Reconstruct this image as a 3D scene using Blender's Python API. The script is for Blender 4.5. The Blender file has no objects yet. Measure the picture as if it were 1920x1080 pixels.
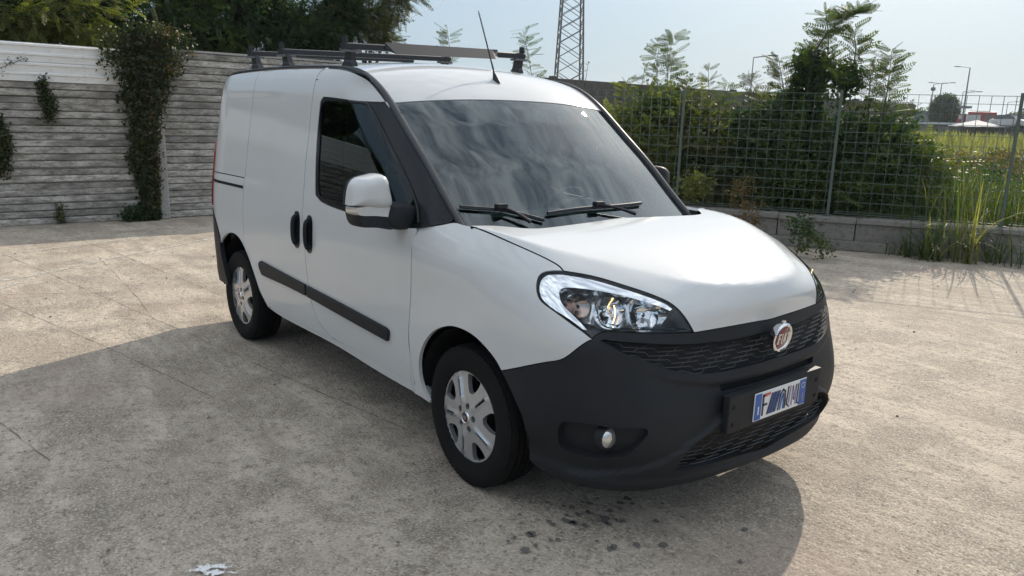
import bpy, bmesh, math, random
import numpy as np
from mathutils import Vector, Matrix
from mathutils.geometry import delaunay_2d_cdt
random.seed(7); RNG=np.random.default_rng(7)
sc=bpy.context.scene
R_=math.radians
# ---------------------------------------------------------------- camera (a phone held at standing height)
CAM=(2.5871853,-2.7463776,1.6052328); YAW,PITCH,ROLL=2.457324790,-0.217856450,0.030293713; FPX=1448.725
def cam_basis():
    F=np.array([math.cos(PITCH)*math.cos(YAW),math.cos(PITCH)*math.sin(YAW),math.sin(PITCH)])
    R=np.array([math.sin(YAW),-math.cos(YAW),0.]); U=np.cross(R,F); c,s=math.cos(ROLL),math.sin(ROLL)
    return R*c+U*s,-R*s+U*c,F
_R,_U,_F=cam_basis()
cd=bpy.data.cameras.new('camera'); cam=bpy.data.objects.new('camera',cd); sc.collection.objects.link(cam)
cd.sensor_width=36; cd.lens=36*FPX/1920; cd.clip_start=.05; cd.clip_end=3000
cam.matrix_world=Matrix(((_R[0],_U[0],-_F[0],CAM[0]),(_R[1],_U[1],-_F[1],CAM[1]),(_R[2],_U[2],-_F[2],CAM[2]),(0,0,0,1)))
sc.camera=cam
def away(px,py,dist):
    """a point dist metres off in the direction of a spot in the photograph"""
    d=_F+(px-960)/FPX*_R-(py-540)/FPX*_U; h=math.hypot(d[0],d[1]); return np.array(CAM)+d*dist/h
# ---------------------------------------------------------------- sun and sky
SUN_EL=R_(31); SUN_AZ=math.atan2(.917,-.40)       # direction towards the sun
sun_d=bpy.data.lights.new('sun','SUN'); sun_d.energy=3.9; sun_d.angle=R_(.6); sun_d.color=(1,.90,.76)
sun=bpy.data.objects.new('sun',sun_d); sc.collection.objects.link(sun)
sv=Vector((math.cos(SUN_EL)*math.cos(SUN_AZ),math.cos(SUN_EL)*math.sin(SUN_AZ),math.sin(SUN_EL)))
sun.rotation_euler=sv.to_track_quat('Z','Y').to_euler(); sun.location=(0,0,40)
w=bpy.data.worlds.new('World'); sc.world=w; w.use_nodes=True; nt=w.node_tree; nt.nodes.clear()
def wn(t,**k):
    n=nt.nodes.new(t)
    for a,b in k.items(): setattr(n,a,b)
    return n
sky=wn('ShaderNodeTexSky',sky_type='NISHITA',sun_disc=False,sun_elevation=SUN_EL,sun_rotation=math.pi/2-SUN_AZ,altitude=50,air_density=1.0,dust_density=1.0,ozone_density=1.0)
bg=wn('ShaderNodeBackground'); bg.inputs['Strength'].default_value=.105
out=wn('ShaderNodeOutputWorld')
tc=wn('ShaderNodeTexCoord'); sep=wn('ShaderNodeSeparateXYZ'); nt.links.new(tc.outputs['Generated'],sep.inputs[0])
# broken high cloud over the yard: flat layer seen in perspective
mx=wn('ShaderNodeMath',operation='MAXIMUM'); nt.links.new(sep.outputs[2],mx.inputs[0]); mx.inputs[1].default_value=.06
dv=wn('ShaderNodeVectorMath',operation='DIVIDE'); cmb=wn('ShaderNodeCombineXYZ')
for i in range(3): nt.links.new(mx.outputs[0],cmb.inputs[i])
nt.links.new(tc.outputs['Generated'],dv.inputs[0]); nt.links.new(cmb.outputs[0],dv.inputs[1])
mp=wn('ShaderNodeMapping'); mp.inputs['Scale'].default_value=(3.4,4.0,1); mp.inputs['Rotation'].default_value=(0,0,.9); nt.links.new(dv.outputs[0],mp.inputs[0])
nz=wn('ShaderNodeTexNoise'); nz.inputs['Scale'].default_value=2.5; nz.inputs['Detail'].default_value=8; nz.inputs['Roughness'].default_value=.6; nz.inputs['Distortion'].default_value=.6; nt.links.new(mp.outputs[0],nz.inputs[0])
cr_=wn('ShaderNodeValToRGB'); cr_.color_ramp.elements[0].position=.30; cr_.color_ramp.elements[1].position=.66; nt.links.new(nz.outputs[0],cr_.inputs[0])
hz=wn('ShaderNodeMapRange'); hz.inputs[1].default_value=.22; hz.inputs[2].default_value=.50; hz.inputs[3].default_value=.10; hz.inputs[4].default_value=.92; nt.links.new(sep.outputs[2],hz.inputs[0])
ml=wn('ShaderNodeMath',operation='MULTIPLY'); nt.links.new(cr_.outputs[0],ml.inputs[0]); nt.links.new(hz.outputs[0],ml.inputs[1])
mix=wn('ShaderNodeMixRGB'); mix.inputs[2].default_value=(12.3,13.1,13.7,1); nt.links.new(ml.outputs[0],mix.inputs[0]); nt.links.new(sky.outputs[0],mix.inputs[1])
pal=wn('ShaderNodeMapRange'); pal.inputs[1].default_value=0; pal.inputs[2].default_value=.55; pal.inputs[3].default_value=.93; pal.inputs[4].default_value=.0; nt.links.new(sep.outputs[2],pal.inputs[0])
mix2=wn('ShaderNodeMixRGB'); mix2.inputs[2].default_value=(1.95,3.05,4.15,1); nt.links.new(pal.outputs[0],mix2.inputs[0]); nt.links.new(mix.outputs[0],mix2.inputs[1])
nt.links.new(mix2.outputs[0],bg.inputs[0]); nt.links.new(bg.outputs[0],out.inputs[0])
sc.view_settings.view_transform='Standard'; sc.view_settings.look='None'; sc.view_settings.exposure=.35; sc.view_settings.gamma=1; sc.view_settings.use_curve_mapping=False
sc.cycles.max_bounces=8; sc.cycles.transparent_max_bounces=24; sc.cycles.glossy_bounces=4; sc.cycles.diffuse_bounces=3; sc.cycles.transmission_bounces=4; sc.cycles.caustics_reflective=False; sc.cycles.caustics_refractive=False
HAZE=0.0004
# ---------------------------------------------------------------- materials
M={}
def mat(name,col=(.5,.5,.5),rough=.5,metal=0,spec=.5,coat=0,emit=None,es=0,build=None):
    m=bpy.data.materials.new(name); m.use_nodes=True; n=m.node_tree; b=n.nodes['Principled BSDF']
    b.inputs['Base Color'].default_value=(*col,1); b.inputs['Roughness'].default_value=rough; b.inputs['Metallic'].default_value=metal
    b.inputs['Specular IOR Level'].default_value=spec
    if coat: b.inputs['Coat Weight'].default_value=coat; b.inputs['Coat Roughness'].default_value=.03
    if emit: b.inputs['Emission Color'].default_value=(*emit,1); b.inputs['Emission Strength'].default_value=es
    if build: build(n,b)
    M[name]=m; return m
class NT:
    """tiny node builder"""
    def __init__(s,n): s.n=n
    def new(s,t,**k):
        x=s.n.nodes.new(t)
        for a,b in k.items():
            if a.startswith('i_'): x.inputs[a[2:].replace('_',' ')].default_value=b
            else: setattr(x,a,b)
        return x
    def link(s,a,b): s.n.links.new(a,b)
    def coord(s,scale=(1,1,1),obj=True):
        t=s.new('ShaderNodeTexCoord'); g=s.new('ShaderNodeMapping'); g.inputs['Scale'].default_value=scale; s.link(t.outputs['Object' if obj else 'Generated'],g.inputs[0]); return g.outputs[0]
    def noise(s,vec,scale,detail=4,rough=.55,dist=0):
        x=s.new('ShaderNodeTexNoise'); x.inputs['Scale'].default_value=scale; x.inputs['Detail'].default_value=detail; x.inputs['Roughness'].default_value=rough; x.inputs['Distortion'].default_value=dist
        s.link(vec,x.inputs['Vector']); return x.outputs[0]
    def voro(s,vec,scale,feature='F1',out='Distance'):
        x=s.new('ShaderNodeTexVoronoi',feature=feature); x.inputs['Scale'].default_value=scale; s.link(vec,x.inputs['Vector']); return x.outputs[out]
    def ramp(s,v,stops):
        x=s.new('ShaderNodeValToRGB'); e=x.color_ramp.elements
        while len(e)<len(stops): e.new(.5)
        for q,(p,c) in zip(e,stops): q.position=p; q.color=(*c,1) if hasattr(c,'__len__') else (c,c,c,1)
        s.link(v,x.inputs[0]); return x.outputs[0]
    def mix(s,f,a,b,mode='MIX'):
        x=s.new('ShaderNodeMixRGB',blend_type=mode)
        for i,v in enumerate((f,a,b)):
            if hasattr(v,'is_linked'): s.link(v,x.inputs[i])
            else: x.inputs[i].default_value=v if i==0 else ((*v,1) if hasattr(v,'__len__') else (v,v,v,1))
        return x.outputs[0]
    def math(s,op,a,b=0,clamp=False):
        x=s.new('ShaderNodeMath',operation=op); x.use_clamp=clamp
        for i,v in enumerate((a,b)):
            if hasattr(v,'is_linked'): s.link(v,x.inputs[i])
            else: x.inputs[i].default_value=v
        return x.outputs[0]
    def bump(s,h,strength=.3,dist=.01):
        x=s.new('ShaderNodeBump'); x.inputs['Strength'].default_value=strength; x.inputs['Distance'].default_value=dist; s.link(h,x.inputs['Height']); return x.outputs[0]
def b_paint(n,b):
    t=NT(n); c=t.coord(); d=t.noise(c,1.6,5,.6); f=t.noise(c,38,3,.6)
    t.link(t.mix(t.ramp(d,[(.35,0),(.75,.6)]),(.57,.57,.565),(.53,.53,.52)),b.inputs['Base Color'])
    t.link(t.ramp(f,[(.3,.09),(.8,.13)]),b.inputs['Roughness'])
    t.link(t.bump(t.noise(c,2.2,2,.5),.05,.02),b.inputs['Normal'])
mat('paint',(.55,.55,.54),.12,spec=.5,coat=.15,build=b_paint)
def b_plastic(n,b):
    t=NT(n); c=t.coord(); f=t.noise(c,420,2,.5); g=t.noise(c,3,4,.6)
    t.link(t.mix(t.ramp(g,[(.3,0),(.7,1)]),(.013,.014,.017),(.021,.022,.025)),b.inputs['Base Color'])
    t.link(t.bump(f,.12,.002),b.inputs['Normal'])
mat('plastic',(.035,.036,.038),.55,spec=.24,build=b_plastic)
mat('gloss_black',(.007,.008,.011),.16,spec=.28)
mat('black',(.006,.006,.007),.7,spec=.2)
mat('liner',(.010,.010,.011),.85,spec=.2)
mat('mesh_black',(.006,.006,.007),.6,spec=.3)
mat('mesh_gloss',(.022,.023,.027),.35,spec=.5)
mat('rubber',(.012,.012,.013),.5,spec=.4)
mat('trim',(.022,.022,.024),.22,spec=.6)
mat('cowl',(.022,.022,.024),.6,spec=.4)
mat('frit',(.012,.012,.013),.5,spec=.2)
mat('dash',(.085,.09,.092),.8,spec=.2)
mat('seat_fabric',(.035,.037,.042),.95,spec=.1)
mat('bulkhead',(.06,.065,.065),.8,spec=.2)
mat('chrome',(.82,.83,.85),.07,metal=1)
mat('chrome_letter',(.80,.80,.82),.25,metal=1)
mat('amber_chrome',(.46,.36,.32),.12,metal=1)
mat('lamp_dark',(.022,.023,.026),.25,spec=.5)
mat('lamp_shell',(.74,.74,.75),.20,metal=.75)
mat('bulb_lit',(1,.8,.5),.3,emit=(1,.62,.25),es=3.0)
mat('badge_red',(.16,.012,.018),.2,spec=.6,coat=.5)
mat('badge_dark',(.09,.03,.035),.35,metal=.4)
mat('plate_white',(.72,.72,.72),.35)
mat('plate_blue',(.02,.10,.36),.35)
mat('ink',(.02,.022,.05),.4)
mat('mauve',(.28,.24,.36),.4)
mat('red_print',(.55,.10,.05),.4)
mat('red_lamp',(.22,.01,.012),.12,spec=.6,coat=.6)
mat('bar_black',(.011,.011,.013),.42,spec=.5)
mat('bar_grey',(.10,.10,.105),.5,spec=.5)
def b_tyre(n,b):
    t=NT(n); c=t.coord(); t.link(t.mix(t.noise(c,9,4,.6),(.005,.005,.006),(.014,.0135,.013)),b.inputs['Base Color'])
mat('tyre',(.013,.013,.014),.75,spec=.15,build=b_tyre)
def b_alu(n,b):
    t=NT(n); c=t.coord(); t.link(t.mix(t.noise(c,14,5,.6),(.46,.46,.47),(.62,.62,.63)),b.inputs['Base Color'])
mat('alu_paint',(.42,.42,.43),.24,metal=.7,build=b_alu)
def glass(name,tint,ior=1.5,rough=0,boost=0):
    m=bpy.data.materials.new(name); m.use_nodes=True; n=m.node_tree; n.nodes.clear(); t=NT(n)
    tr=t.new('ShaderNodeBsdfTransparent'); tr.inputs[0].default_value=(*tint,1); gl_=t.new('ShaderNodeBsdfGlossy'); gl_.inputs['Roughness'].default_value=rough; gl_.inputs[0].default_value=(.88,.97,1,1)
    fr=t.new('ShaderNodeFresnel'); fr.inputs[0].default_value=ior; f=t.math('ADD',fr.outputs[0],boost,True)
    mx_=t.new('ShaderNodeMixShader'); t.link(f,mx_.inputs[0]); t.link(tr.outputs[0],mx_.inputs[1]); t.link(gl_.outputs[0],mx_.inputs[2])
    o=t.new('ShaderNodeOutputMaterial'); t.link(mx_.outputs[0],o.inputs[0]); M[name]=m; return m
glass('screen_glass',(.58,.74,.71),1.62,0,.03)
glass('side_glass',(.34,.40,.38),1.45,0,.0)
glass('lens',(.97,.98,.99),1.35)
glass('glass_clear',(.9,.9,.9),1.5)
mat('indicator_glass',(.62,.60,.58),.15,metal=.6)
mat('fog_glass',(.62,.62,.60),.12,metal=.75)
# ---- measured outlines, in surface parameters
LINES={'arch_r': [[-2.9372, 0.4031], [-2.9742, 0.5259], [-2.9934, 0.6327], [-2.9643, 0.6835], [-2.8725, 0.7363], [-2.7522, 0.7617], [-2.6226, 0.7424], [-2.5157, 0.6814], [-2.4369, 0.6066],
            [-2.3621, 0.4996], [-2.309, 0.403], [-2.2315, 0.3304]],
 'b_arch': [[0.8879, 0.3608], [0.9361, 0.304], [0.9778, 0.2476], [1.0086, 0.1965], [1.0244, 0.1384], [1.0359, 0.0845], [1.0448, 0.0273]],
 'bezel_i': [[1.5884, 0.7141], [1.5432, 0.725], [1.4613, 0.7342], [1.3406, 0.7397], [1.2373, 0.7371], [1.1658, 0.7315], [1.1363, 0.7183], [1.1375, 0.699], [1.1607, 0.6729], [1.2092, 0.6501],
             [1.2712, 0.6193]],
 'bezel_o': [[1.2812, 0.6137], [1.2248, 0.6366], [1.1499, 0.6567], [1.0837, 0.6752], [1.0574, 0.6965], [1.0495, 0.7217], [1.059, 0.7458], [1.1059, 0.7618], [1.2014, 0.7695], [1.3308, 0.7651],
             [1.4559, 0.7554], [1.5404, 0.7404], [1.5928, 0.7171]],
 'bon_edge': [[1.7278, 0.6134], [1.8237, 0.6159], [1.9068, 0.6171], [2.0451, 0.6148], [2.1706, 0.6079]],
 'chin': [[1.0538, 0.0172], [1.1615, 0.0087], [1.2664, 0.0129], [1.4091, 0.0221], [1.5176, 0.0223]],
 'cowl': [[-0.0982, -0.7978], [-0.0687, -0.7249], [-0.0231, -0.6693], [0.0539, -0.5915], [0.0699, -0.4378], [0.0509, -0.2037], [0.0272, -0.0371]],
 'door_bottom': [[-1.1784, 0.3575], [-0.8252, 0.3536], [-0.5104, 0.3426], [-0.4072, 0.3449]],
 'door_seam': [[-1.5498, 1.8424], [-1.616, 1.8185], [-1.6336, 1.7716], [-1.6302, 1.6252], [-1.6201, 1.4695], [-1.6225, 1.3122], [-1.61, 1.1423], [-1.6061, 1.0287], [-1.5943, 0.9442],
               [-1.5644, 0.7652], [-1.5455, 0.6155], [-1.5111, 0.5038], [-1.4222, 0.4043], [-1.2949, 0.361], [-1.1784, 0.3575]],
 'emb': [[2.1916, 0.5412]],
 'f_archr': [[0.3286, 0.0433], [0.3011, 0.0799], [0.275, 0.1267], [0.2716, 0.2137], [0.2969, 0.2921], [0.3393, 0.3541], [0.4049, 0.4096], [0.4819, 0.4465], [0.5576, 0.4676], [0.6406, 0.4712],
             [0.7274, 0.4571], [0.798, 0.4273], [0.8482, 0.3978], [0.8879, 0.3608]],
 'f_bump': [[0.8879, 0.3608], [0.9753, 0.3928], [1.0666, 0.4288], [1.139, 0.457], [1.1798, 0.473], [1.21, 0.4932], [1.2433, 0.5265], [1.2818, 0.5636], [1.313, 0.5852]],
 'f_seam': [[0.1858, 0.8217], [0.1877, 0.7868], [0.2039, 0.7274], [0.2066, 0.5927], [0.1941, 0.4653], [0.1879, 0.3623], [0.1926, 0.267], [0.2042, 0.1502], [0.2223, 0.0743], [0.2448, 0.049]],
 'f_top': [[0.5027, 0.8638], [0.4442, 0.8671], [0.3964, 0.8708], [0.3473, 0.8591], [0.2767, 0.8412], [0.1858, 0.8217]],
 'fender_seam': [[-0.4072, 0.3449], [-0.4117, 0.3959], [-0.4389, 0.5057], [-0.4372, 0.605], [-0.4222, 0.7143], [-0.4123, 0.8485], [-0.4142, 1.005], [-0.4124, 1.0664], [-0.4093, 1.0979]],
 'fog_rec': [[1.1823, 0.197], [1.1918, 0.2233], [1.2122, 0.237], [1.2556, 0.2472], [1.3407, 0.2519], [1.4351, 0.2582], [1.5201, 0.2609], [1.5181, 0.2369], [1.4953, 0.205], [1.4685, 0.1697],
             [1.4379, 0.1453], [1.3917, 0.1269], [1.3315, 0.1113], [1.276, 0.1078], [1.2316, 0.1081], [1.192, 0.1194], [1.1814, 0.1555]],
 'fogc': [[1.3668, 0.1947]],
 'glass': [[-1.4528, 1.6641], [-1.5011, 1.6293], [-1.481, 1.4789], [-1.462, 1.34], [-1.4383, 1.21], [-1.4127, 1.1566], [-1.355, 1.1359], [-1.1366, 1.124], [-0.8447, 1.1096], [-0.5437, 1.0966]],
 'glass2': [[-0.4089, 1.1193], [-0.4648, 1.2003], [-0.6035, 1.3292], [-0.8227, 1.5077], [-0.977, 1.6265], [-1.0543, 1.6522], [-1.1829, 1.658]],
 'grille_low': [[1.3434, 0.5824], [1.3832, 0.5686], [1.4238, 0.5477], [1.4693, 0.5324], [1.5235, 0.5163], [1.5734, 0.4986], [1.633, 0.4812], [1.6802, 0.4715], [1.7281, 0.4645], [1.8427, 0.4569],
                [1.9912, 0.4568], [2.1572, 0.4625]],
 'grille_top': [[2.1889, 0.5576], [2.1265, 0.5582], [2.017, 0.5566], [1.8187, 0.5619], [1.6379, 0.5733], [1.4863, 0.5825], [1.3893, 0.5846], [1.3602, 0.5868]],
 'han_a': [[-1.6905, 1.0378], [-1.7369, 1.0139], [-1.7393, 0.935], [-1.7297, 0.8666], [-1.6787, 0.8294], [-1.6416, 0.8254], [-1.6215, 0.8566], [-1.6238, 0.9497], [-1.6438, 1.0183]],
 'han_b': [[-1.5229, 1.0337], [-1.563, 1.0093], [-1.5683, 0.926], [-1.5591, 0.8656], [-1.5108, 0.8264], [-1.4688, 0.8206], [-1.45, 0.8509], [-1.4523, 0.9414], [-1.4717, 1.0141]],
 'hl_bot': [[1.7278, 0.6134], [1.6299, 0.6175], [1.4904, 0.6169], [1.3911, 0.6143], [1.3486, 0.6091], [1.3271, 0.5993], [1.313, 0.5852]],
 'hl_in': [[1.1332, 0.7096], [1.1552, 0.7211], [1.2202, 0.7287], [1.3442, 0.7303], [1.4621, 0.7312], [1.5449, 0.7165], [1.5799, 0.6866], [1.587, 0.6575], [1.456, 0.6405], [1.3593, 0.6355],
           [1.3121, 0.628], [1.2803, 0.6313], [1.1801, 0.6693]],
 'hl_low': [[1.313, 0.5852], [1.2758, 0.6054], [1.2263, 0.6244], [1.1645, 0.645], [1.1051, 0.6615], [1.0663, 0.6739], [1.0444, 0.6927], [1.0329, 0.7206], [1.0335, 0.7449], [1.0567, 0.7629],
            [1.0999, 0.775], [1.1239, 0.7788]],
 'hl_top': [[1.1239, 0.7788], [1.196, 0.7822], [1.2753, 0.7803], [1.3581, 0.7731], [1.4523, 0.7653], [1.531, 0.7541], [1.583, 0.7401], [1.6279, 0.7147], [1.6747, 0.6737], [1.7101, 0.6355],
            [1.7278, 0.6134]],
 'lampc': [[1.2182, 0.6841], [1.3483, 0.6837], [1.4791, 0.6926], [1.3703, 0.6734]],
 'lampline': [[1.2622, 0.7278], [1.2931, 0.6896], [1.322, 0.6524], [1.344, 0.6341], [1.3805, 0.6293], [1.4781, 0.6324], [1.6778, 0.6327]],
 'low_bot': [[1.6767, 0.0715], [1.7892, 0.0766], [1.9118, 0.0694], [2.0516, 0.0573], [2.2095, 0.0449]],
 'low_top': [[2.1882, 0.2167], [2.0014, 0.2212], [1.9424, 0.2238], [1.8079, 0.2305], [1.7403, 0.2091], [1.6854, 0.1644], [1.6455, 0.0775]],
 'pillar_foot': [[-0.2599, 1.1559], [-0.2655, 1.1371], [-0.3127, 1.1216], [-0.4093, 1.0979]],
 'plate': [[2.0227, 0.3509], [2.446, 0.3383], [2.4462, 0.2302], [2.0383, 0.2246]],
 'shut': [[1.1239, 0.7788], [1.0981, 0.7936], [1.0532, 0.807], [0.9615, 0.8227], [0.8124, 0.8381], [0.6323, 0.8521], [0.5027, 0.8638]],
 'sill_low': [[-2.2315, 0.3304], [-2.0288, 0.3154], [-1.5878, 0.3167], [-1.2062, 0.3154], [-0.8706, 0.2988], [-0.5751, 0.2901], [-0.3172, 0.2904]],
 'slide_low': [[-2.2074, 0.343], [-1.8745, 0.3452], [-1.5308, 0.344], [-1.2514, 0.3531], [-1.1784, 0.3575]],
 'slide_rear': [[-2.5595, 1.1264], [-2.5332, 1.0124]],
 'slot': [[-3.2435, 1.1039], [-2.5551, 1.1056], [-2.5518, 1.0848], [-3.2431, 1.0826]],
 'slot2': [[-3.2032, 1.1618], [-2.5778, 1.1565]],
 'slot_bot': [[1.8459, 0.3816], [1.9791, 0.3815], [2.147, 0.3844]],
 'slot_top': [[2.1478, 0.4082], [1.9817, 0.4061], [1.8406, 0.4056]],
 'strip_bot': [[-0.6284, 0.5103], [-1.1397, 0.533], [-1.6888, 0.5573], [-2.2262, 0.5594]],
 'strip_top': [[-2.2435, 0.6483], [-1.6778, 0.6213], [-1.1304, 0.5979], [-0.6521, 0.5749]],
 'win_bottom': [[-0.4093, 1.0979], [-0.5807, 1.0844], [-0.7868, 1.0874], [-1.0155, 1.0956], [-1.2847, 1.1095], [-1.3923, 1.122]],
 'win_rear': [[-1.4548, 1.1467], [-1.4717, 1.2072], [-1.4956, 1.3379], [-1.5126, 1.4778], [-1.5214, 1.5855], [-1.5241, 1.6581]],
 'win_top': [[-1.4986, 1.6813], [-1.3403, 1.6742], [-1.1361, 1.6616], [-0.9709, 1.6573], [-0.8478, 1.6574]],
 'ws_top': [[0.9493, -0.9516], [0.9326, -0.5165], [0.9365, -0.2024]],
 'ws_u': 0.9394666666666667}
MIRROR={'cap': [(-1.157, 1.201), (-1.151, 1.25), (-1.138, 1.294), (-1.111, 1.319), (-1.066, 1.331), (-1.007, 1.338), (-0.98, 1.318), (-0.967, 1.26), (-0.96, 1.189)] ,
'ind': [(-1.157, 1.196), (-0.96, 1.186), (-0.965, 1.145), (-1.041, 1.149), (-1.15, 1.162)] ,
'low': [(-1.15, 1.167), (-0.964, 1.15), (-0.951, 1.137), (-0.945, 1.087), (-1.009, 1.091), (-1.082, 1.1), (-1.125, 1.108), (-1.143, 1.136)] ,
'arm': [(-0.981, 1.205), (-0.931, 1.205), (-0.831, 1.185), (-0.819, 1.149), (-0.819, 1.095), (-0.982, 1.10)]}
ROOFBARS=[((-1.325,-.765,1.948),(-1.52,.64,2.0),(-1.35,-.715,1.845),(-1.54,.60,1.88)),
 ((-2.165,-.765,1.956),(-2.39,.64,2.012),(-2.15,-.715,1.865),(-2.40,.60,1.89)),
 ((-2.675,-.765,1.966),(-2.91,.64,2.022),(-2.66,-.715,1.868),(-2.92,.60,1.88))]
AERIAL=((-.955,-.015,1.796),(-1.138,-.015,2.187))
WIPERS=[([(0.202,-0.955),(0.183,-0.843),(0.163,-0.72),(0.12,-0.589),(0.083,-0.493)],[(0.166,-0.731,.03),(0.133,-0.67,.03),(0.07,-0.60,.02)]),
 ([(0.123,-0.434),(0.137,-0.146),(0.138,0.147),(0.146,0.439)],[(0.141,-0.015,.03),(0.112,0.12,.03),(0.07,0.269,.02)])]
# ---------------------------------------------------------------- van surfaces
# van frame: x forward (front axle at 0), y left, z up; all surfaces are given for the right side (y < 0)
def nat(xs, Y):
    """second derivatives of a natural cubic spline through rows of Y"""
    xs=np.asarray(xs,float); Y=np.asarray(Y,float); n=len(xs); h=np.diff(xs)
    A=np.zeros((n,n)); A[0,0]=A[-1,-1]=1
    B=np.zeros_like(Y)
    for i in range(1,n-1):
        A[i,i-1]=h[i-1]; A[i,i]=2*(h[i-1]+h[i]); A[i,i+1]=h[i]
        B[i]=6*((Y[i+1]-Y[i])/h[i]-(Y[i]-Y[i-1])/h[i-1])
    return np.linalg.solve(A,B)
def wts(xs, t):
    """matrix rows that give spline values at t as linear map of knot values"""
    xs=np.asarray(xs,float); t=np.atleast_1d(np.asarray(t,float)); n=len(xs)
    M=nat(xs,np.eye(n)); i=np.clip(np.searchsorted(xs,t)-1,0,n-2)
    h=xs[i+1]-xs[i]; a=(xs[i+1]-t)/h; b=(t-xs[i])/h; E=np.eye(n)
    return (a[:,None]*E[i]+b[:,None]*E[i+1]+((a**3-a)[:,None]*M[i]+(b**3-b)[:,None]*M[i+1])*(h**2)[:,None]/6)
def spl(xs,Y,t):
    return wts(xs,t)@np.asarray(Y,float)
def pch(xs,ys,t):
    """monotone cubic"""
    xs=np.asarray(xs,float); ys=np.asarray(ys,float); t=np.asarray(t,float)
    h=np.diff(xs); d=np.diff(ys)/h; m=np.zeros(len(xs)); m[0]=d[0]; m[-1]=d[-1]
    for k in range(1,len(xs)-1):
        if d[k-1]*d[k]>0:
            w1=2*h[k]+h[k-1]; w2=h[k]+2*h[k-1]; m[k]=(w1+w2)/(w1/d[k-1]+w2/d[k])
    i=np.clip(np.searchsorted(xs,t)-1,0,len(xs)-2); s=(t-xs[i])/h[i]; s=np.clip(s,-.5,1.5)
    return ((2*s**3-3*s**2+1)*ys[i]+(s**3-2*s**2+s)*h[i]*m[i]+(-2*s**3+3*s**2)*ys[i+1]+(s**3-s**2)*h[i]*m[i+1])
# roof ditch / A pillar line
DITCH=np.array([(-.13,-.768,1.065),(-.20,-.767,1.12),(-.272,-.766,1.178),(-.49,-.760,1.366),(-.68,-.752,1.513),(-.849,-.745,1.645),(-.930,-.742,1.702),
 (-1.03,-.739,1.758),(-1.14,-.737,1.801),(-1.28,-.737,1.829),(-1.6,-.737,1.850),(-2.2,-.737,1.862),(-2.8,-.733,1.856),(-3.15,-.722,1.832),(-3.40,-.690,1.775)])
DU=np.concatenate([[0],np.cumsum(np.linalg.norm(np.diff(DITCH,axis=0),axis=1))])
def ditch(u): return spl(DU,DITCH,u)
_du=np.linspace(0,DU[-1],400); _dp=ditch(_du)
def ditch_z(x): return np.interp(x,_dp[::-1,0],_dp[::-1,2])
def ditch_x(z): 
    k=_dp[:,2].argmax(); return np.interp(z,_dp[:k,2],_dp[:k,0])
PZ=[.18,.27,.33,.45,.60,.75,.90,1.00,1.10,1.25,1.40,1.55,1.65,1.72,1.775,1.815,1.848,1.88]
PW=[.845,.862,.872,.889,.899,.903,.902,.897,.888,.869,.848,.825,.808,.794,.780,.764,.744,.710]
def sstep(a,b,t):
    t=np.clip((t-a)/(b-a),0,1); return t*t*(3-2*t)
def side_w(x,z):
    x=np.asarray(x,float); z=np.asarray(z,float)
    w=pch(PZ,PW,z)
    # rear end rounds in
    t=np.clip((-3.02-x)/.455,0,.985); rr=.27*(1-np.sqrt(1-t*t))
    # A pillar rounds in to the ditch line
    dx=ditch_x(np.minimum(z,1.80))-x
    k=np.clip(1-dx/.36,0,1.6)**2
    low=sstep(.98,1.14,z)
    w=w-(w-.757)*k*low*sstep(1.83,1.72,z)
    # flares round the wheel arches
    for cx in (0,-2.755):
        r=np.hypot(x-cx,z-.315)
        w=w+.009*sstep(.47,.42,r)
    # pressed recess in the load side
    q=np.maximum(np.abs((x+2.42)/.60),np.abs((z-1.42)/.285))
    w=w-.005*sstep(1.05,.90,q)*sstep(-1.9,-2.4,x)
    return w-rr
def side(x,z):
    x=np.asarray(x,float); z=np.asarray(z,float)
    return np.stack([x,-side_w(x,z),z],-1)
# bonnet top
CX=[-.45,-.28,0,.3,.55,.72,.80,.88]
CZ=[1.172,1.160,1.145,1.113,1.068,1.026,1.002,.972]
def bon_z(x,y):
    x=np.asarray(x,float); zc=pch(CX,CZ,x)
    k=np.interp(x,[-.3,.16,.32,.455,.6,.72,.80],[.015,.018,.035,.055,.10,.15,.18])
    return zc-k*np.abs(y)**2.2
def bonnet(x,y):
    x=np.asarray(x,float);y=np.asarray(y,float)
    return np.stack([x,y,bon_z(x,y)],-1)
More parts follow.
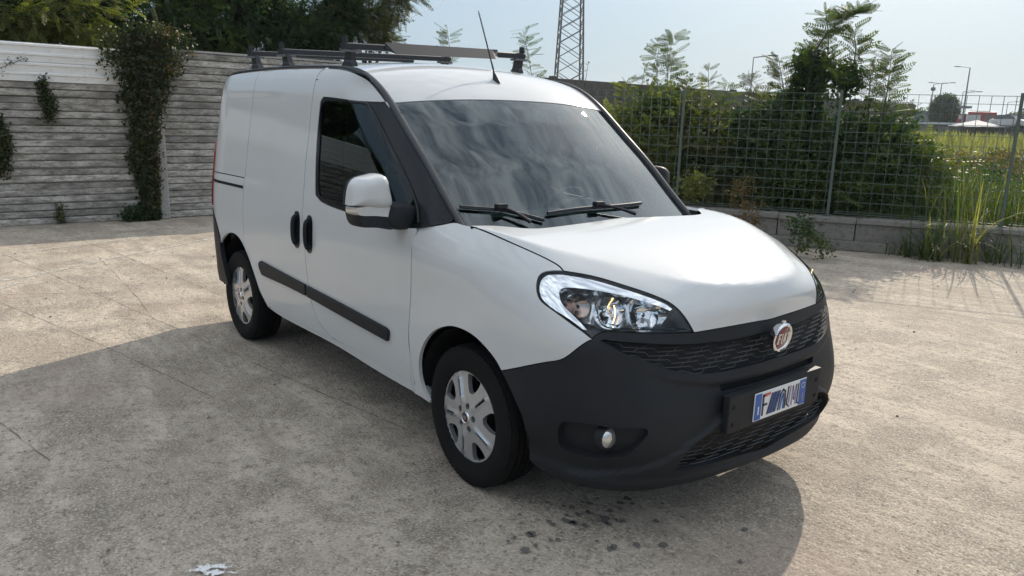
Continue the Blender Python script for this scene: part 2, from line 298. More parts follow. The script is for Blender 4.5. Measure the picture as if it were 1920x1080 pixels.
# front patch: stations from the door seam round to the centre line, rows bottom -> crease
def _front():
    st=[]
    zz=[.24,.38,.54,.70,.86,1.0]
    for x,yc in ((-.62,None),(-.30,None),(-.02,-.778)):
        row=[side(x,z) for z in zz]
        if yc is None:
            row.append(side(x,1.13))
        else: row.append(np.array([x,yc,bon_z(x,yc)]))
        st.append(row)
    def S(pts,cx,cy): st.append([np.array(p,float) for p in pts]+[np.array([cx,cy,float(bon_z(cx,cy))])])
    S([(.22,-.862,.23),(.23,-.884,.38),(.235,-.896,.54),(.235,-.900,.70),(.235,-.893,.86),(.225,-.856,1.0)],.20,-.745)
    S([(.42,-.815,.235),(.45,-.855,.38),(.46,-.873,.54),(.46,-.877,.70),(.46,-.868,.84),(.43,-.812,.985)],.37,-.665)
    S([(.630,-.745,.235),(.665,-.785,.38),(.675,-.805,.54),(.665,-.80,.70),(.645,-.785,.835),(.60,-.69,.965)],.53,-.550)
    S([(.785,-.605,.240),(.835,-.65,.37),(.845,-.655,.53),(.815,-.635,.68),(.785,-.61,.825),(.75,-.545,.935)],.672,-.440)
    S([(.875,-.385,.244),(.915,-.41,.36),(.925,-.41,.52),(.893,-.405,.67),(.850,-.395,.822),(.84,-.36,.905)],.785,-.320)
    S([(.908,-.180,.248),(.925,-.185,.36),(.945,-.19,.52),(.922,-.19,.67),(.880,-.19,.825),(.878,-.18,.90)],.845,-.160)
    S([(.918,0,.250),(.930,0,.36),(.950,0,.52),(.936,0,.67),(.890,0,.828),(.89,0,.90)],.862,0)
    A=np.array(st)
    A=np.concatenate([A,(A[:-1]*[1,-1,1])[::-1]])
    return A
FN=_front()
_d=np.linalg.norm(np.diff(FN[:,3],axis=0),axis=1); FS=np.concatenate([[0],np.cumsum(_d)])
FS0=FS[len(FS)//2]      # parameter of the centre line
_d=np.linalg.norm(np.diff(FN[4:-4],axis=1),axis=2).mean(0); FV=np.concatenate([[0],np.cumsum(_d)])
def front(s,v):
    s=np.atleast_1d(np.asarray(s,float)); v=np.atleast_1d(np.asarray(v,float)); sh=np.broadcast(s,v).shape
    s,v=np.broadcast_arrays(s,v); s=s.ravel(); v=v.ravel()
    a=wts(FS,s); b=wts(FV,v)
    return np.einsum('ni,nj,ijk->nk',a,b,FN).reshape(sh+(3,))
# top sheet: windscreen + roof, u along the ditch line, a = -1 (right) .. 1 (left)
def top(u,a):
    u=np.atleast_1d(np.asarray(u,float)); a=np.atleast_1d(np.asarray(a,float)); u,a=np.broadcast_arrays(u,a); sh=u.shape
    u=u.ravel();a=a.ravel()
    D=ditch(u); bx=np.interp(D[:,0],[-3.4,-1.6,-1.2,-.93,-.7,-.2,0],[-.05,0,.03,.075,.10,.115,.115]); bz=np.interp(D[:,0],[-3.4,-2.8,-1.4,-1.1,-.93,-.2],[.035,.05,.058,.055,.04,.02])
    k=1-np.abs(a)**2.3
    return np.stack([D[:,0]+bx*k, -a*D[:,1], D[:,2]+bz*k],-1).reshape(sh+(3,))
SURF={'side':side,'front':front,'bonnet':bonnet,'top':top}
# ================================================================= helpers
def link(o,parent=None):
    bpy.context.scene.collection.objects.link(o)
    if parent is not None: o.parent=parent
    return o
def mesh_obj(name,V,Fc,mat,parent=None,smooth=False,normals=None):
    me=bpy.data.meshes.new(name)
    V=np.asarray(V,float)
    me.from_pydata(V.tolist(),[],[tuple(int(i) for i in f) for f in Fc])
    if isinstance(mat,(list,tuple)):
        for m in mat: me.materials.append(m)
    elif mat: me.materials.append(mat)
    if smooth: me.shade_smooth()
    if normals is not None:
        me.shade_smooth(); me.normals_split_custom_set_from_vertices([tuple(n) for n in normals])
    me.validate(clean_customdata=False)
    return link(bpy.data.objects.new(name,me),parent)
def fast_mesh(name,V,Q,mat,parent=None,smooth=False,mi=None):
    """V (n,3), Q (m,k) same sized faces"""
    V=np.asarray(V,np.float32); Q=np.asarray(Q,np.int32); k=Q.shape[1]
    me=bpy.data.meshes.new(name)
    me.vertices.add(len(V)); me.vertices.foreach_set('co',V.ravel())
    me.loops.add(Q.size); me.loops.foreach_set('vertex_index',Q.ravel())
    me.polygons.add(len(Q)); me.polygons.foreach_set('loop_start',np.arange(0,Q.size,k,dtype=np.int32))
    me.polygons.foreach_set('loop_total',np.full(len(Q),k,np.int32))
    for m in (mat if isinstance(mat,(list,tuple)) else [mat]): me.materials.append(m)
    if mi is not None: me.polygons.foreach_set('material_index',np.asarray(mi,np.int32))
    me.update(calc_edges=True)
    if smooth: me.shade_smooth()
    return link(bpy.data.objects.new(name,me),parent)
def empty(name,loc=(0,0,0),rz=0):
    o=bpy.data.objects.new(name,None); o.empty_display_size=.2; link(o); o.location=loc; o.rotation_euler=(0,0,rz); return o
def tag(o,label=None,cat=None,group=None,kind=None):
    if label: o['label']=label
    if cat: o['category']=cat
    if group: o['group']=group
    if kind: o['kind']=kind
    return o
class MB:
    """collects simple shapes into one mesh"""
    def __init__(s): s.V=[];s.F=[];s.n=0
    def add(s,V,F):
        s.V.extend([tuple(map(float,v)) for v in V]); s.F.extend([tuple(i+s.n for i in f) for f in F]); s.n=len(s.V); return s
    def box(s,c,d,R=None):
        c=np.array(c,float); d=np.array(d,float)/2
        P=np.array([(x,y,z) for x in (-1,1) for y in (-1,1) for z in (-1,1)],float)*d
        if R is not None: P=P@np.array(R).T
        return s.add(P+c,[(0,1,3,2),(4,6,7,5),(0,4,5,1),(2,3,7,6),(0,2,6,4),(1,5,7,3)])
    def tube(s,pts,r,n=8,cap=True):
        pts=np.array(pts,float); r=np.broadcast_to(np.asarray(r,float),(len(pts),)); V=[]
        T=np.gradient(pts,axis=0); T/=np.linalg.norm(T,axis=1,keepdims=True)+1e-12
        up=np.array([0,0,1.]) if abs(T[0][2])<.9 else np.array([1.,0,0])
        a=np.cross(T[0],up); a/=np.linalg.norm(a)
        for i in range(len(pts)):
            a=a-T[i]*(a@T[i]); a/=np.linalg.norm(a)+1e-12; b=np.cross(T[i],a)
            for k in range(n):
                t=2*math.pi*k/n; V.append(pts[i]+r[i]*(a*math.cos(t)+b*math.sin(t)))
        F=[(i*n+k,i*n+(k+1)%n,(i+1)*n+(k+1)%n,(i+1)*n+k) for i in range(len(pts)-1) for k in range(n)]
        if cap: F+= [tuple(range(n))[::-1], tuple((len(pts)-1)*n+k for k in range(n))]
        return s.add(V,F)
    def loft(s,secs,close=True,caps=True):
        n=len(secs[0]); V=[p for q in secs for p in q]
        F=[(i*n+k,i*n+(k+1)%n,(i+1)*n+(k+1)%n,(i+1)*n+k) for i in range(len(secs)-1) for k in range(n if close else n-1)]
        if caps: F+= [tuple(range(n))[::-1], tuple((len(secs)-1)*n+k for k in range(n))]
        return s.add(V,F)
    def lathe(s,prof,c,axis='y',n=48,sgn=1):
        """prof: (offset along axis, radius)"""
        V=[]
        for (o,r) in prof:
            for k in range(n):
                t=2*math.pi*k/n
                p={'y':(r*math.cos(t),o*sgn,r*math.sin(t)),'x':(o*sgn,r*math.cos(t),r*math.sin(t)),'z':(r*math.cos(t),r*math.sin(t),o)}[axis]
                V.append((c[0]+p[0],c[1]+p[1],c[2]+p[2]))
        F=[(i*n+k,i*n+(k+1)%n,(i+1)*n+(k+1)%n,(i+1)*n+k) for i in range(len(prof)-1) for k in range(n)]
        return s.add(V,F)
    def build(s,name,mat,parent=None,smooth=False,fix=True,bevel=0,angle=35):
        me=bpy.data.meshes.new(name); me.from_pydata(s.V,[],s.F)
        bm=bmesh.new(); bm.from_mesh(me)
        if bevel: bmesh.ops.bevel(bm,geom=list(bm.edges),offset=bevel,segments=2,affect='EDGES',profile=.6)
        if fix: bmesh.ops.recalc_face_normals(bm,faces=bm.faces)
        bm.to_mesh(me); bm.free()
        if mat: me.materials.append(mat)
        if smooth:
            me.shade_smooth()
            try: me.set_sharp_from_angle(angle=math.radians(angle))
            except Exception: pass
        return link(bpy.data.objects.new(name,me),parent)
def rotz(a): c,s=math.cos(a),math.sin(a); return np.array([[c,-s,0],[s,c,0],[0,0,1.]])
def curve(pts,step=.012):
    """smooth spline through a few points"""
    P=np.array(pts,float)
    if len(P)<3:
        n=max(2,int(np.linalg.norm(P[1]-P[0])/step)+1); return P[0]+(P[1]-P[0])*np.linspace(0,1,n)[:,None]
    u=np.concatenate([[0],np.cumsum(np.sqrt(np.linalg.norm(np.diff(P,axis=0),axis=1)))])
    tot=np.linalg.norm(np.diff(P,axis=0),axis=1).sum(); n=max(4,int(tot/step))
    return spl(u,P,np.linspace(0,u[-1],n))
def outline(*segs,step=.012):
    out=[]
    for s in segs:
        c=np.asarray(s,float) if isinstance(s,np.ndarray) else curve(s,step)
        out.extend(c.tolist())
    res=[out[0]]
    for q in out[1:]:
        if math.hypot(q[0]-res[-1][0],q[1]-res[-1][1])>.0025: res.append(q)
    if math.hypot(res[0][0]-res[-1][0],res[0][1]-res[-1][1])<.0025: res.pop()
    return np.array(res)
def straight(a,b,step=.02):
    a=np.array(a,float);b=np.array(b,float); n=max(2,int(np.linalg.norm(b-a)/step)+1); return a+(b-a)*np.linspace(0,1,n)[:,None]
def inpoly(P,poly):
    x,y=P[:,0],P[:,1]; c=np.zeros(len(P),bool); a=poly; b=np.roll(poly,-1,axis=0)
    for (x0,y0),(x1,y1) in zip(a,b):
        m=(y0>y)!=(y1>y)
        if m.any(): c^= m&(x<(x1-x0)*(y-y0)/((y1-y0) or 1e-12)+x0)
    return c
def area(p): q=np.roll(p,-1,axis=0); return .5*(p[:,0]*q[:,1]-q[:,0]*p[:,1]).sum()
def shrink(poly,d):
    """move the outline inwards by d"""
    if d==0: return poly
    s=1 if area(poly)>0 else -1
    t=np.roll(poly,-1,axis=0)-np.roll(poly,1,axis=0); t/=np.linalg.norm(t,axis=1,keepdims=True)+1e-9
    return poly+s*d*np.stack([-t[:,1],t[:,0]],1)
def snormal(fn,a,b,e=1.5e-3,flip=1):
    du=fn(a+e,b)-fn(a-e,b); dv=fn(a,b+e)-fn(a,b-e); n=np.cross(du,dv); return flip*n/(np.linalg.norm(n,axis=-1,keepdims=True)+1e-12)
FLIP={'side':1,'front':1,'bonnet':1,'top':-1}
def tri2d(out,holes=(),step=.03):
    loops=[out]+list(holes); V=[];E=[]
    for l in loops:
        k=len(V); V.extend(l.tolist()); E+=[(k+i,k+(i+1)%len(l)) for i in range(len(l))]
    nb=len(V); lo=out.min(0);hi=out.max(0)
    gx,gy=np.meshgrid(np.arange(lo[0],hi[0],step),np.arange(lo[1],hi[1],step),indexing='ij'); gy[::2]+=step/2
    G=np.stack([gx.ravel(),gy.ravel()],1); m=inpoly(G,out)
    for h in holes: m&=~inpoly(G,h)
    G=G[m]; B=np.array(V)
    if len(G):
        keep=np.ones(len(G),bool)
        for i in range(0,len(G),500): keep[i:i+500]=(np.linalg.norm(G[i:i+500,None]-B[None],axis=2).min(1)>step*.45)
        V+=G[keep].tolist()
    r=delaunay_2d_cdt([Vector(v) for v in V],E,[],0,1e-6)
    P=np.array([tuple(v) for v in r[0]]); F=np.array([list(f) for f in r[2]])
    c=P[F].mean(1); m=inpoly(c,out)
    for h in holes: m&=~inpoly(c,h)
    a,b,cc=P[F[:,0]],P[F[:,1]],P[F[:,2]]; ar=(b[:,0]-a[:,0])*(cc[:,1]-a[:,1])-(b[:,1]-a[:,1])*(cc[:,0]-a[:,0])
    F=F[m&(np.abs(ar)>1e-9)]; ar=ar[m&(np.abs(ar)>1e-9)]; F[ar<0]=F[ar<0][:,::-1]
    # loops remapped
    mp={}
    for i,o in enumerate(r[3]):
        for q in o: mp[q]=i
    L=[];k=0
    for l in loops: L.append([mp.get(k+i) for i in range(len(l))]); k+=len(l)
    return P,F,L
def panel(name,surf,out,mat,parent,holes=(),step=.03,offset=0,rim=.014,gap=.0018,mirror=False,disp=None,rim_mat=None,lip=0):
    fn=SURF[surf]; fl=FLIP[surf]
    o=shrink(out,gap); hs=[shrink(h,-gap) for h in holes]
    P,F,L=tri2d(o,hs,step)
    X=fn(P[:,0],P[:,1]); N=snormal(fn,P[:,0],P[:,1],flip=fl)
    # faces wind so that the normal points outwards
    g=np.cross(X[F[:,1]]-X[F[:,0]],X[F[:,2]]-X[F[:,0]]); 
    if (g*N[F[:,0]]).sum()<0: F=F[:,::-1]
    X=X+N*offset
    if disp is not None:
        fd=lambda a,b: fn(a,b)+snormal(fn,a,b,flip=fl)*disp(a,b)[:,None]
        X=X+N*disp(P[:,0],P[:,1])[:,None]; N=snormal(fd,P[:,0],P[:,1],e=4e-3,flip=fl)
    V=X.tolist(); NN=N.tolist(); FF=F.tolist(); nt=len(FF)
    if rim:
        for l,sg in zip(L,[1]+[-1]*len(holes)):
            l=[i for i in l if i is not None]
            if len(l)<3: continue
            k=len(V); pts=X[l]; nn=N[l]; t=np.roll(pts,-1,axis=0)-np.roll(pts,1,axis=0); t/=np.linalg.norm(t,axis=1,keepdims=True)+1e-9
            side_=np.cross(t,nn); 
            ctr=X.mean(0)
            poly=P[l]; s=1 if area(poly)>0 else -1
            # outward direction test by winding in parameter space
            e=1e-3; k0=len(l)//2; w=np.roll(poly,-1,axis=0)-np.roll(poly,1,axis=0); ow=s*np.stack([w[:,1],-w[:,0]],1)*sg
            ow/=np.linalg.norm(ow,axis=1,keepdims=True)+1e-9
            d3=fn(poly[:,0]+ow[:,0]*e,poly[:,1]+ow[:,1]*e)-fn(poly[:,0],poly[:,1])
            sgn=np.sign((side_*d3).sum()); side_=side_*(sgn or 1)
            V+=pts.tolist(); NN+=side_.tolist(); V+=(pts-nn*rim).tolist(); NN+=side_.tolist(); n=len(l)
            for i in range(n):
                a,b=k+i,k+(i+1)%n; q=[a,b,b+n,a+n]
                nq=np.cross(np.array(V[b])-V[a],np.array(V[a+n])-V[a])
                if nq@np.array(NN[a])<0: q=q[::-1]
                FF.append(q)
    V=np.array(V); NN=np.array(NN)
    obs=[]
    o1=mesh_obj(name,V,FF,mat,parent,normals=NN); obs.append(o1)
    if rim_mat:
        o1.data.materials.append(rim_mat)
        for i in range(nt,len(FF)): o1.data.polygons[i].material_index=1
    if mirror:
        o2=mesh_obj(name,V*[1,-1,1],[f[::-1] for f in FF],mat,parent,normals=NN*[1,-1,1]); obs.append(o2)
        if rim_mat:
            o2.data.materials.append(rim_mat)
            for i in range(nt,len(FF)): o2.data.polygons[i].material_index=1
    return obs if mirror else o1
def mirrored(o,parent=None):
    c=o.copy(); me=o.data.copy(); n=len(me.vertices); co=np.empty(n*3,np.float32); me.vertices.foreach_get('co',co); co=co.reshape(-1,3); co[:,1]*=-1
    me.vertices.foreach_set('co',co.ravel()); me.flip_normals(); c.data=me; link(c,parent if parent is not None else o.parent); return c
def symm(c,s0=FS0):
    c=np.array(c,float); d=c.copy(); d[:,0]=2*s0-d[:,0]; return d[::-1]
def arr(k): return curve(LINES[k])
def ditch_line(x0,x1,off=-.010):
    x=np.linspace(x0,x1,max(3,int(abs(x1-x0)/.02))); return np.stack([x,ditch_z(x)+off],1)

# ================================================================= van
van=empty('delivery_van')
tag(van,'white panel van with dark grey plastic bumper and black roof bars parked on concrete','van')
OUTER=dict(gap=.0030)
# --- side skins
xs_end=-3.465
sl=np.array(LINES['slide_rear']); xr=-2.545
top_r=ditch_line(xr,xs_end)
arch=arr('arch_r'); arch=arch[arch[:,1]>.40] if False else arch
ia=int(np.argmin(np.abs(arch[:,0]-xr)+ (arch[:,1]<.6)*9)); xr=arch[ia,0]
low_rear=arch[0]
ft=arr('door_seam')
seam_top=np.array([[ft[0,0]+.02,float(ditch_z(ft[0,0]+.02))-.010]])
slide_back=straight(arch[ia],(xr,float(ditch_z(xr))-.010))
bump_top=curve([(xs_end,.86),(-3.30,.87),(-3.16,.845),(-3.06,.76),(-2.99,.66)])
ib=int(np.argmin(np.abs(arch[:,1]-.66)+(arch[:,0]>-2.8)*9)); bump_top[-1]=arch[ib]
o=outline(slide_back, ditch_line(xr,xs_end), straight((xs_end,float(ditch_z(xs_end))-.01),(xs_end,.86)), bump_top, arch[ib:ia+1])
panel('rear_quarter_panel','side',o,M['paint'],van,mirror=True,step=.028,**OUTER)
sb=arr('slide_low'); sb=sb.copy()
o=outline(arch[ia:], sb, arr('door_seam')[::-1], seam_top, ditch_line(seam_top[0,0],xr)[1:], slide_back[::-1][1:])
sdoor=panel('sliding_door','side',o,M['paint'],van,mirror=True,step=.028,**OUTER)
# front door
wb=arr('win_bottom'); wr=arr('win_rear'); wt=arr('win_top')
xt=float(wt[-1,0]); 
tp=ditch_line(xt,seam_top[0,0])
o=outline(arr('door_seam'), arr('door_bottom'), arr('fender_seam'), wb, wr, wt, np.array([[xt,float(ditch_z(xt))-.010]]), tp, seam_top)
fdoor=panel('front_door','side',o,M['paint'],van,mirror=True,step=.026,**OUTER)
# black window surround and glass
gl=outline(LINES['glass'],[LINES['glass'][-1],LINES['glass2'][0]],LINES['glass2'],[LINES['glass2'][-1],LINES['glass'][0]])
pf=arr('pillar_foot')
dl=ditch_line(xt,float(pf[0,0]))
o=outline(wb[::-1][::-1],wr,wt,dl,pf)
panel('window_surround','side',o,M['gloss_black'],van,holes=[gl],mirror=True,step=.03,offset=-.002,gap=.001)
for s_,pn in ((1,fdoor[0]),(-1,fdoor[1])):
    pass
g1,g2=panel('door_window','side',shrink(gl,-.004),M['side_glass'],fdoor[0],mirror=True,step=.04,offset=-.007,rim=.004,gap=0)
g2.parent=fdoor[1]
# quarter trim line in front of the door glass
for sg,pn in ((-1,fdoor[0]),(1,fdoor[1])):
    pts=side(*np.array([(-.41,1.12),(-.465,1.2),(-.60,1.33),(-.82,1.508),(-.975,1.627),(-1.05,1.653),(-1.18,1.66)]).T)*[1,-sg,1]
    pts=np.array(pts)
    MB().tube([p+np.array([0,sg*.002,0]) for p in spl(np.arange(len(pts)),pts,np.linspace(0,len(pts)-1,40))],.006,6).build('window_seal',M['rubber'],pn,smooth=True)
# sill
sl_=arr('sill_low'); up=outline(sb,arr('door_bottom')) if False else None
o=outline(sl_[::-1], sb, arr('door_bottom'), np.array([sl_[-1]+[-.02,.02]]))
panel('sill','side',o,M['paint'],van,mirror=True,step=.03,offset=-.004,rim=.05,gap=.001)
# rear bumper corner
o=outline(bump_top[::-1], straight((xs_end,.85),(xs_end,.34)), straight((xs_end,.34),(-2.94,.36)), arch[:ib+1])
panel('rear_bumper','side',o,M['plastic'],van,mirror=True,step=.03,offset=.006,rim=.03)
# rub strip, in a door half and a sliding door half
st=arr('strip_top'); sbm=arr('strip_bot'); xm=-1.555
def cutx(c,a,b): return c[(c[:,0]>=a)&(c[:,0]<=b)]
lp=cutx(st,-9,xm-.004); lq=cutx(sbm,-9,xm-.004)
o=outline(lp,lq,curve([lq[-1],lq[-1]+[-.022,.02],lp[0]+[-.03,-.03],lp[0]]))
r1,r2=panel('rub_strip','side',o,M['plastic'],sdoor[0],mirror=True,step=.03,offset=.016,rim=.02,gap=0); r2.parent=sdoor[1]
lp=cutx(st,xm+.004,9); lq=cutx(sbm,xm+.004,9)
o=outline(lp,curve([lp[-1],lp[-1]+[.035,-.012],lq[0]+[.006,.018],lq[0]]),lq)
r1,r2=panel('rub_strip','side',o,M['plastic'],fdoor[0],mirror=True,step=.03,offset=.016,rim=.02,gap=0); r2.parent=fdoor[1]
# handles: black bowl with a grab bar over it
for k,dr in (('han_a',sdoor),('han_b',fdoor)):
    c=np.array(LINES[k]).mean(0); hw=.042; hh=.108
    t=np.linspace(0,2*np.pi,41)[:-1]
    oo=np.stack([c[0]+hw*np.sign(np.cos(t))*np.abs(np.cos(t))**.8,c[1]+hh*np.sign(np.sin(t))*np.abs(np.sin(t))**.62],1)
    h1,h2=panel('door_handle','side',oo,M['gloss_black'],dr[0],mirror=True,step=.02,offset=.005,rim=.008,gap=0,disp=lambda a,b,c=c: .012*sstep(.035,.012,np.abs(a-c[0]))*sstep(.10,.07,np.abs(b-c[1]))); h2.parent=dr[1]
    y=float(-side_w(c[0],c[1])); 
    for sg,pn in ((1,dr[0]),(-1,dr[1])):
        pts=[(c[0]+.006,sg*(y+.006),c[1]-.088),(c[0]+.006,sg*(y-.022),c[1]-.068),(c[0]+.006,sg*(y-.030),c[1]),(c[0]+.006,sg*(y-.022),c[1]+.068),(c[0]+.006,sg*(y+.006),c[1]+.088)]
        MB().tube(spl(range(5),pts,np.linspace(0,4,17)),[.010]*3+[.013]*11+[.010]*3,8).build('grab_bar',M['plastic'],pn,smooth=True)
# sliding door rail slot
o=np.array(LINES['slot']); o=outline(straight(o[0],o[1]),straight(o[1],o[2]),straight(o[2],o[3]),straight(o[3],o[0]))
panel('rail_slot','side',shrink(o,.001),M['black'],van,mirror=True,offset=.002,rim=.004,gap=0,step=.04)
o=outline(straight((-3.2,1.158),(-2.555,1.160)),straight((-2.555,1.154),(-3.2,1.152)))
panel('panel_joint','side',o,M['black'],van,mirror=True,offset=.0012,rim=0,gap=0,step=.04)
# tail lamp
o=outline([(-3.215,1.30),(-3.23,1.15),(-3.25,.98),(-3.27,.90)],straight((-3.27,.90),(-3.455,.90)),straight((-3.455,.90),(-3.455,1.36)),straight((-3.455,1.36),(-3.25,1.36)))
panel('tail_lamp','side',o,M['red_lamp'],van,mirror=True,offset=.012,rim=.03,gap=0,step=.03)
# rear doors: closing face
zr_=np.linspace(.34,float(ditch_z(xs_end)),24); yy=side_w(np.full(24,xs_end),zr_)
V=[];Fq=[]
for i,(z,y) in enumerate(zip(zr_,yy)):
    for a in np.linspace(-1,1,17): V.append((xs_end-.03*(1-a*a)-.012*(1-abs(z-1.1)/.8), a*y, z))
for i in range(23):
    for j in range(16): k=i*17+j; Fq.append((k,k+17,k+18,k+1))
mesh_obj('rear_door',V,Fq,M['paint'],van,smooth=True)
# --- roof and windscreen (one sheet, cut at the header)
wu=LINES['ws_u']
def top_dom(u0,u1,a=.985): return outline(straight((u0,-a),(u1,-a),.03),straight((u1,-a),(u1,a),.04),straight((u1,a),(u0,a),.03),straight((u0,a),(u0,-a),.04))
wl=np.array(LINES['ws_top']); 
panel('roof','top',top_dom(wu,DU[-1]+.05),M['paint'],van,step=.045,rim=.02,gap=.002)
ws=panel('windscreen','top',top_dom(-.02,wu),M['screen_glass'],van,step=.05,rim=.004,gap=.003,offset=-.003)
# printed black border behind the glass edge
bd=top_dom(-.02,wu); inner=outline([(.155,-.93),(.13,-.5),(.12,0),(.13,.5),(.155,.93)],straight((.155,.93),(wu-.075,.955)),[(wu-.075,.955),(wu-.062,.5),(wu-.06,0),(wu-.062,-.5),(wu-.075,-.955)],straight((wu-.075,-.955),(.155,-.93)))
panel('screen_border','top',bd,M['frit'],ws,holes=[inner],step=.05,offset=-.010,rim=0,gap=.003)
for sg in (-1,1):
    uu=np.linspace(.0,DU[-1]-.02,130); D=ditch(uu)*[1,-sg,1]; D=D+np.array([0,0,.003])
    w=np.interp(uu,[0,.9,1.25,1.5],[.019,.018,.012,.008])
    MB().tube(D,w,10).build('roof_moulding',M['trim'],van,smooth=True)
# black corner behind the pillar foot (cowl end)
# --- bonnet
cs=np.linspace(.30,FS0,60); CR=front(cs,np.full(60,FV[-1]))
cow=arr('cowl'); 
# crease starts where the cowl line meets it
i0=int(np.argmin(np.linalg.norm(CR[:,:2]-cow[0],axis=1))); 
cr=CR[i0:,:2]
half=np.concatenate([cow[::-1],cr[1:]])     # centre rear -> corner -> crease -> centre front
half=half[half[:,1]<-.004]
full=np.concatenate([half,(half*[1,-1])[::-1]])
full=outline(full)
B=tri2d(full,(),.022)
X1=bonnet(B[0][:,0],B[0][:,1])
# skirt: between the crease and the shut line / lamp / grille trim
cr_uv=np.stack([cs[i0:],np.full(60-i0,FV[-1])],1)
sh=arr('shut'); ht=arr('hl_top'); be_=arr('bon_edge')
be_=be_[be_[:,0]<FS0-.01]
g=.0025
right=np.concatenate([np.array(shrink(outline(sh[::-1],ht,be_),0))])
right=right+[0,g]
rr_=right[right[:,1]<FV[-1]-.004]
half=np.concatenate([rr_,[[FS0-.0,be_[-1,1]+g]]])
lowline=np.concatenate([half,symm(half)[1:]])
cl=np.concatenate([cr_uv,symm(cr_uv)[1:]])
# keep exactly the crease samples
poly=np.concatenate([lowline,cl[::-1]])
def dedupe(p,e=.003):
    r=[p[0]]
    for q in p[1:]:
        if np.hypot(*(q-r[-1]))>e: r.append(q)
    if np.hypot(*(r[0]-r[-1]))<e: r.pop()
    return np.array(r)
B2=tri2d(dedupe(poly),(),.018)
X2=front(B2[0][:,0],B2[0][:,1])
for sg_ in (1,-1):
    C3=CR*[1,sg_,1]; dd_=np.linalg.norm(X1[:,None,:2]-C3[None,:,:2],axis=2); kk_=dd_.argmin(1); hit_=dd_.min(1)<2e-3; X1[hit_]=C3[kk_[hit_]]
def crease_normals(X,N,width=.012):
    CP=front(cs,np.full(60,FV[-1])); NA=snormal(front,cs,np.full(60,FV[-1]-.004)); NA*=np.sign((NA[:,2:3]+.0)); NB=snormal(bonnet,CP[:,0],CP[:,1]); NB*=np.sign(NB[:,2:3]); NC=NA+NB; NC/=np.linalg.norm(NC,axis=1,keepdims=True)
    CP=np.concatenate([CP,CP[::-1]*[1,-1,1]]); NC=np.concatenate([NC,NC[::-1]*[1,-1,1]])
    d=np.linalg.norm(X[:,None]-CP[None],axis=2); k=d.argmin(1); w=np.exp(-(d.min(1)/width)**2)[:,None]; N=N*(1-w)+NC[k]*w; return N/np.linalg.norm(N,axis=1,keepdims=True)
N1=snormal(bonnet,B[0][:,0],B[0][:,1]); N1*=np.sign(N1[:,2:3]); N1=crease_normals(X1,N1)
N2=snormal(front,B2[0][:,0],B2[0][:,1]-.0); out_=X2-np.array([-.3,0,.6]); N2*=np.sign((N2*out_).sum(1,keepdims=True)); N2=crease_normals(X2,N2)
def wound(X,Fc,N):
    g_=np.cross(X[Fc[:,1]]-X[Fc[:,0]],X[Fc[:,2]]-X[Fc[:,0]]); Fc=Fc.copy(); m=(g_*N[Fc[:,0]]).sum(1)<0; Fc[m]=Fc[m][:,::-1]; return Fc
Fa=wound(X1,B[1],N1); Fb=wound(X2,B2[1],N2)
V=np.concatenate([X1,X2]).tolist(); NN=np.concatenate([N1,N2]).tolist(); FF=Fa.tolist()+(Fb+len(X1)).tolist()
for X_,N_,lp in ((X1,N1,B[2][0]),(X2,N2,B2[2][0])):
    lp=[i_ for i_ in lp if i_ is not None]; k=len(V); n_l=len(lp); P_=X_[lp]; tt_=np.roll(P_,-1,axis=0)-np.roll(P_,1,axis=0); sd_=np.cross(tt_,N_[lp]); sd_/=np.linalg.norm(sd_,axis=1,keepdims=True)+1e-9; sd_*=np.sign((sd_*(P_-P_.mean(0))).sum())
    V+=P_.tolist()+(P_-N_[lp]*.02).tolist(); NN+=sd_.tolist()*2
    cr3=np.concatenate([CR,CR*[1,-1,1]]); on_=np.linalg.norm(P_[:,None]-cr3[None],axis=2).min(1)<.004
    FF+=[[k+q,k+(q+1)%n_l,k+n_l+(q+1)%n_l,k+n_l+q] for q in range(n_l) if not (on_[q] and on_[(q+1)%n_l])]
bon=mesh_obj('bonnet',V,FF,M['paint'],van,normals=NN)
# --- front wing
o=outline(arr('f_seam')[::1], np.array([LINES['f_archr'][0]]), arr('f_archr'), arr('f_bump'), arr('hl_low'), arr('shut'), arr('f_top'))
panel('front_wing','front',o,M['paint'],van,mirror=True,step=.022,gap=.0028,rim=.018)
# --- bumper
hb=arr('hl_bot')[::-1]; hb=hb-[0,.0]
lowedge=curve([(1.046,.02),(1.12,-.012),(1.30,-.012),(1.5,-.008),(1.75,-.002),(2.0,0),(FS0,0)])
ba=arr('b_arch'); 
half=np.concatenate([lowedge[::-1][:-1], ba[::-1], arr('f_bump')[1:], hb[1:], be_[1:]])
half=half[half[:,0]<FS0-.004]
poly=outline(np.concatenate([half,symm(half)]))
def sym_hole(up,lo):
    """up: centre -> outer, lo: outer -> centre (right half)"""
    h=np.concatenate([up,lo]); h=h[h[:,0]<FS0-.003]; return outline(np.concatenate([h,symm(h)]))
gt=arr('grille_top'); glw=arr('grille_low')
grille_hole=sym_hole(gt,glw)
slot_hole=sym_hole(arr('slot_top'),arr('slot_bot'))
low_hole=sym_hole(arr('low_top'),arr('low_bot'))
fog=curve(LINES['fog_rec']+[LINES['fog_rec'][0]])
fogc=fog[:-1].mean(0)
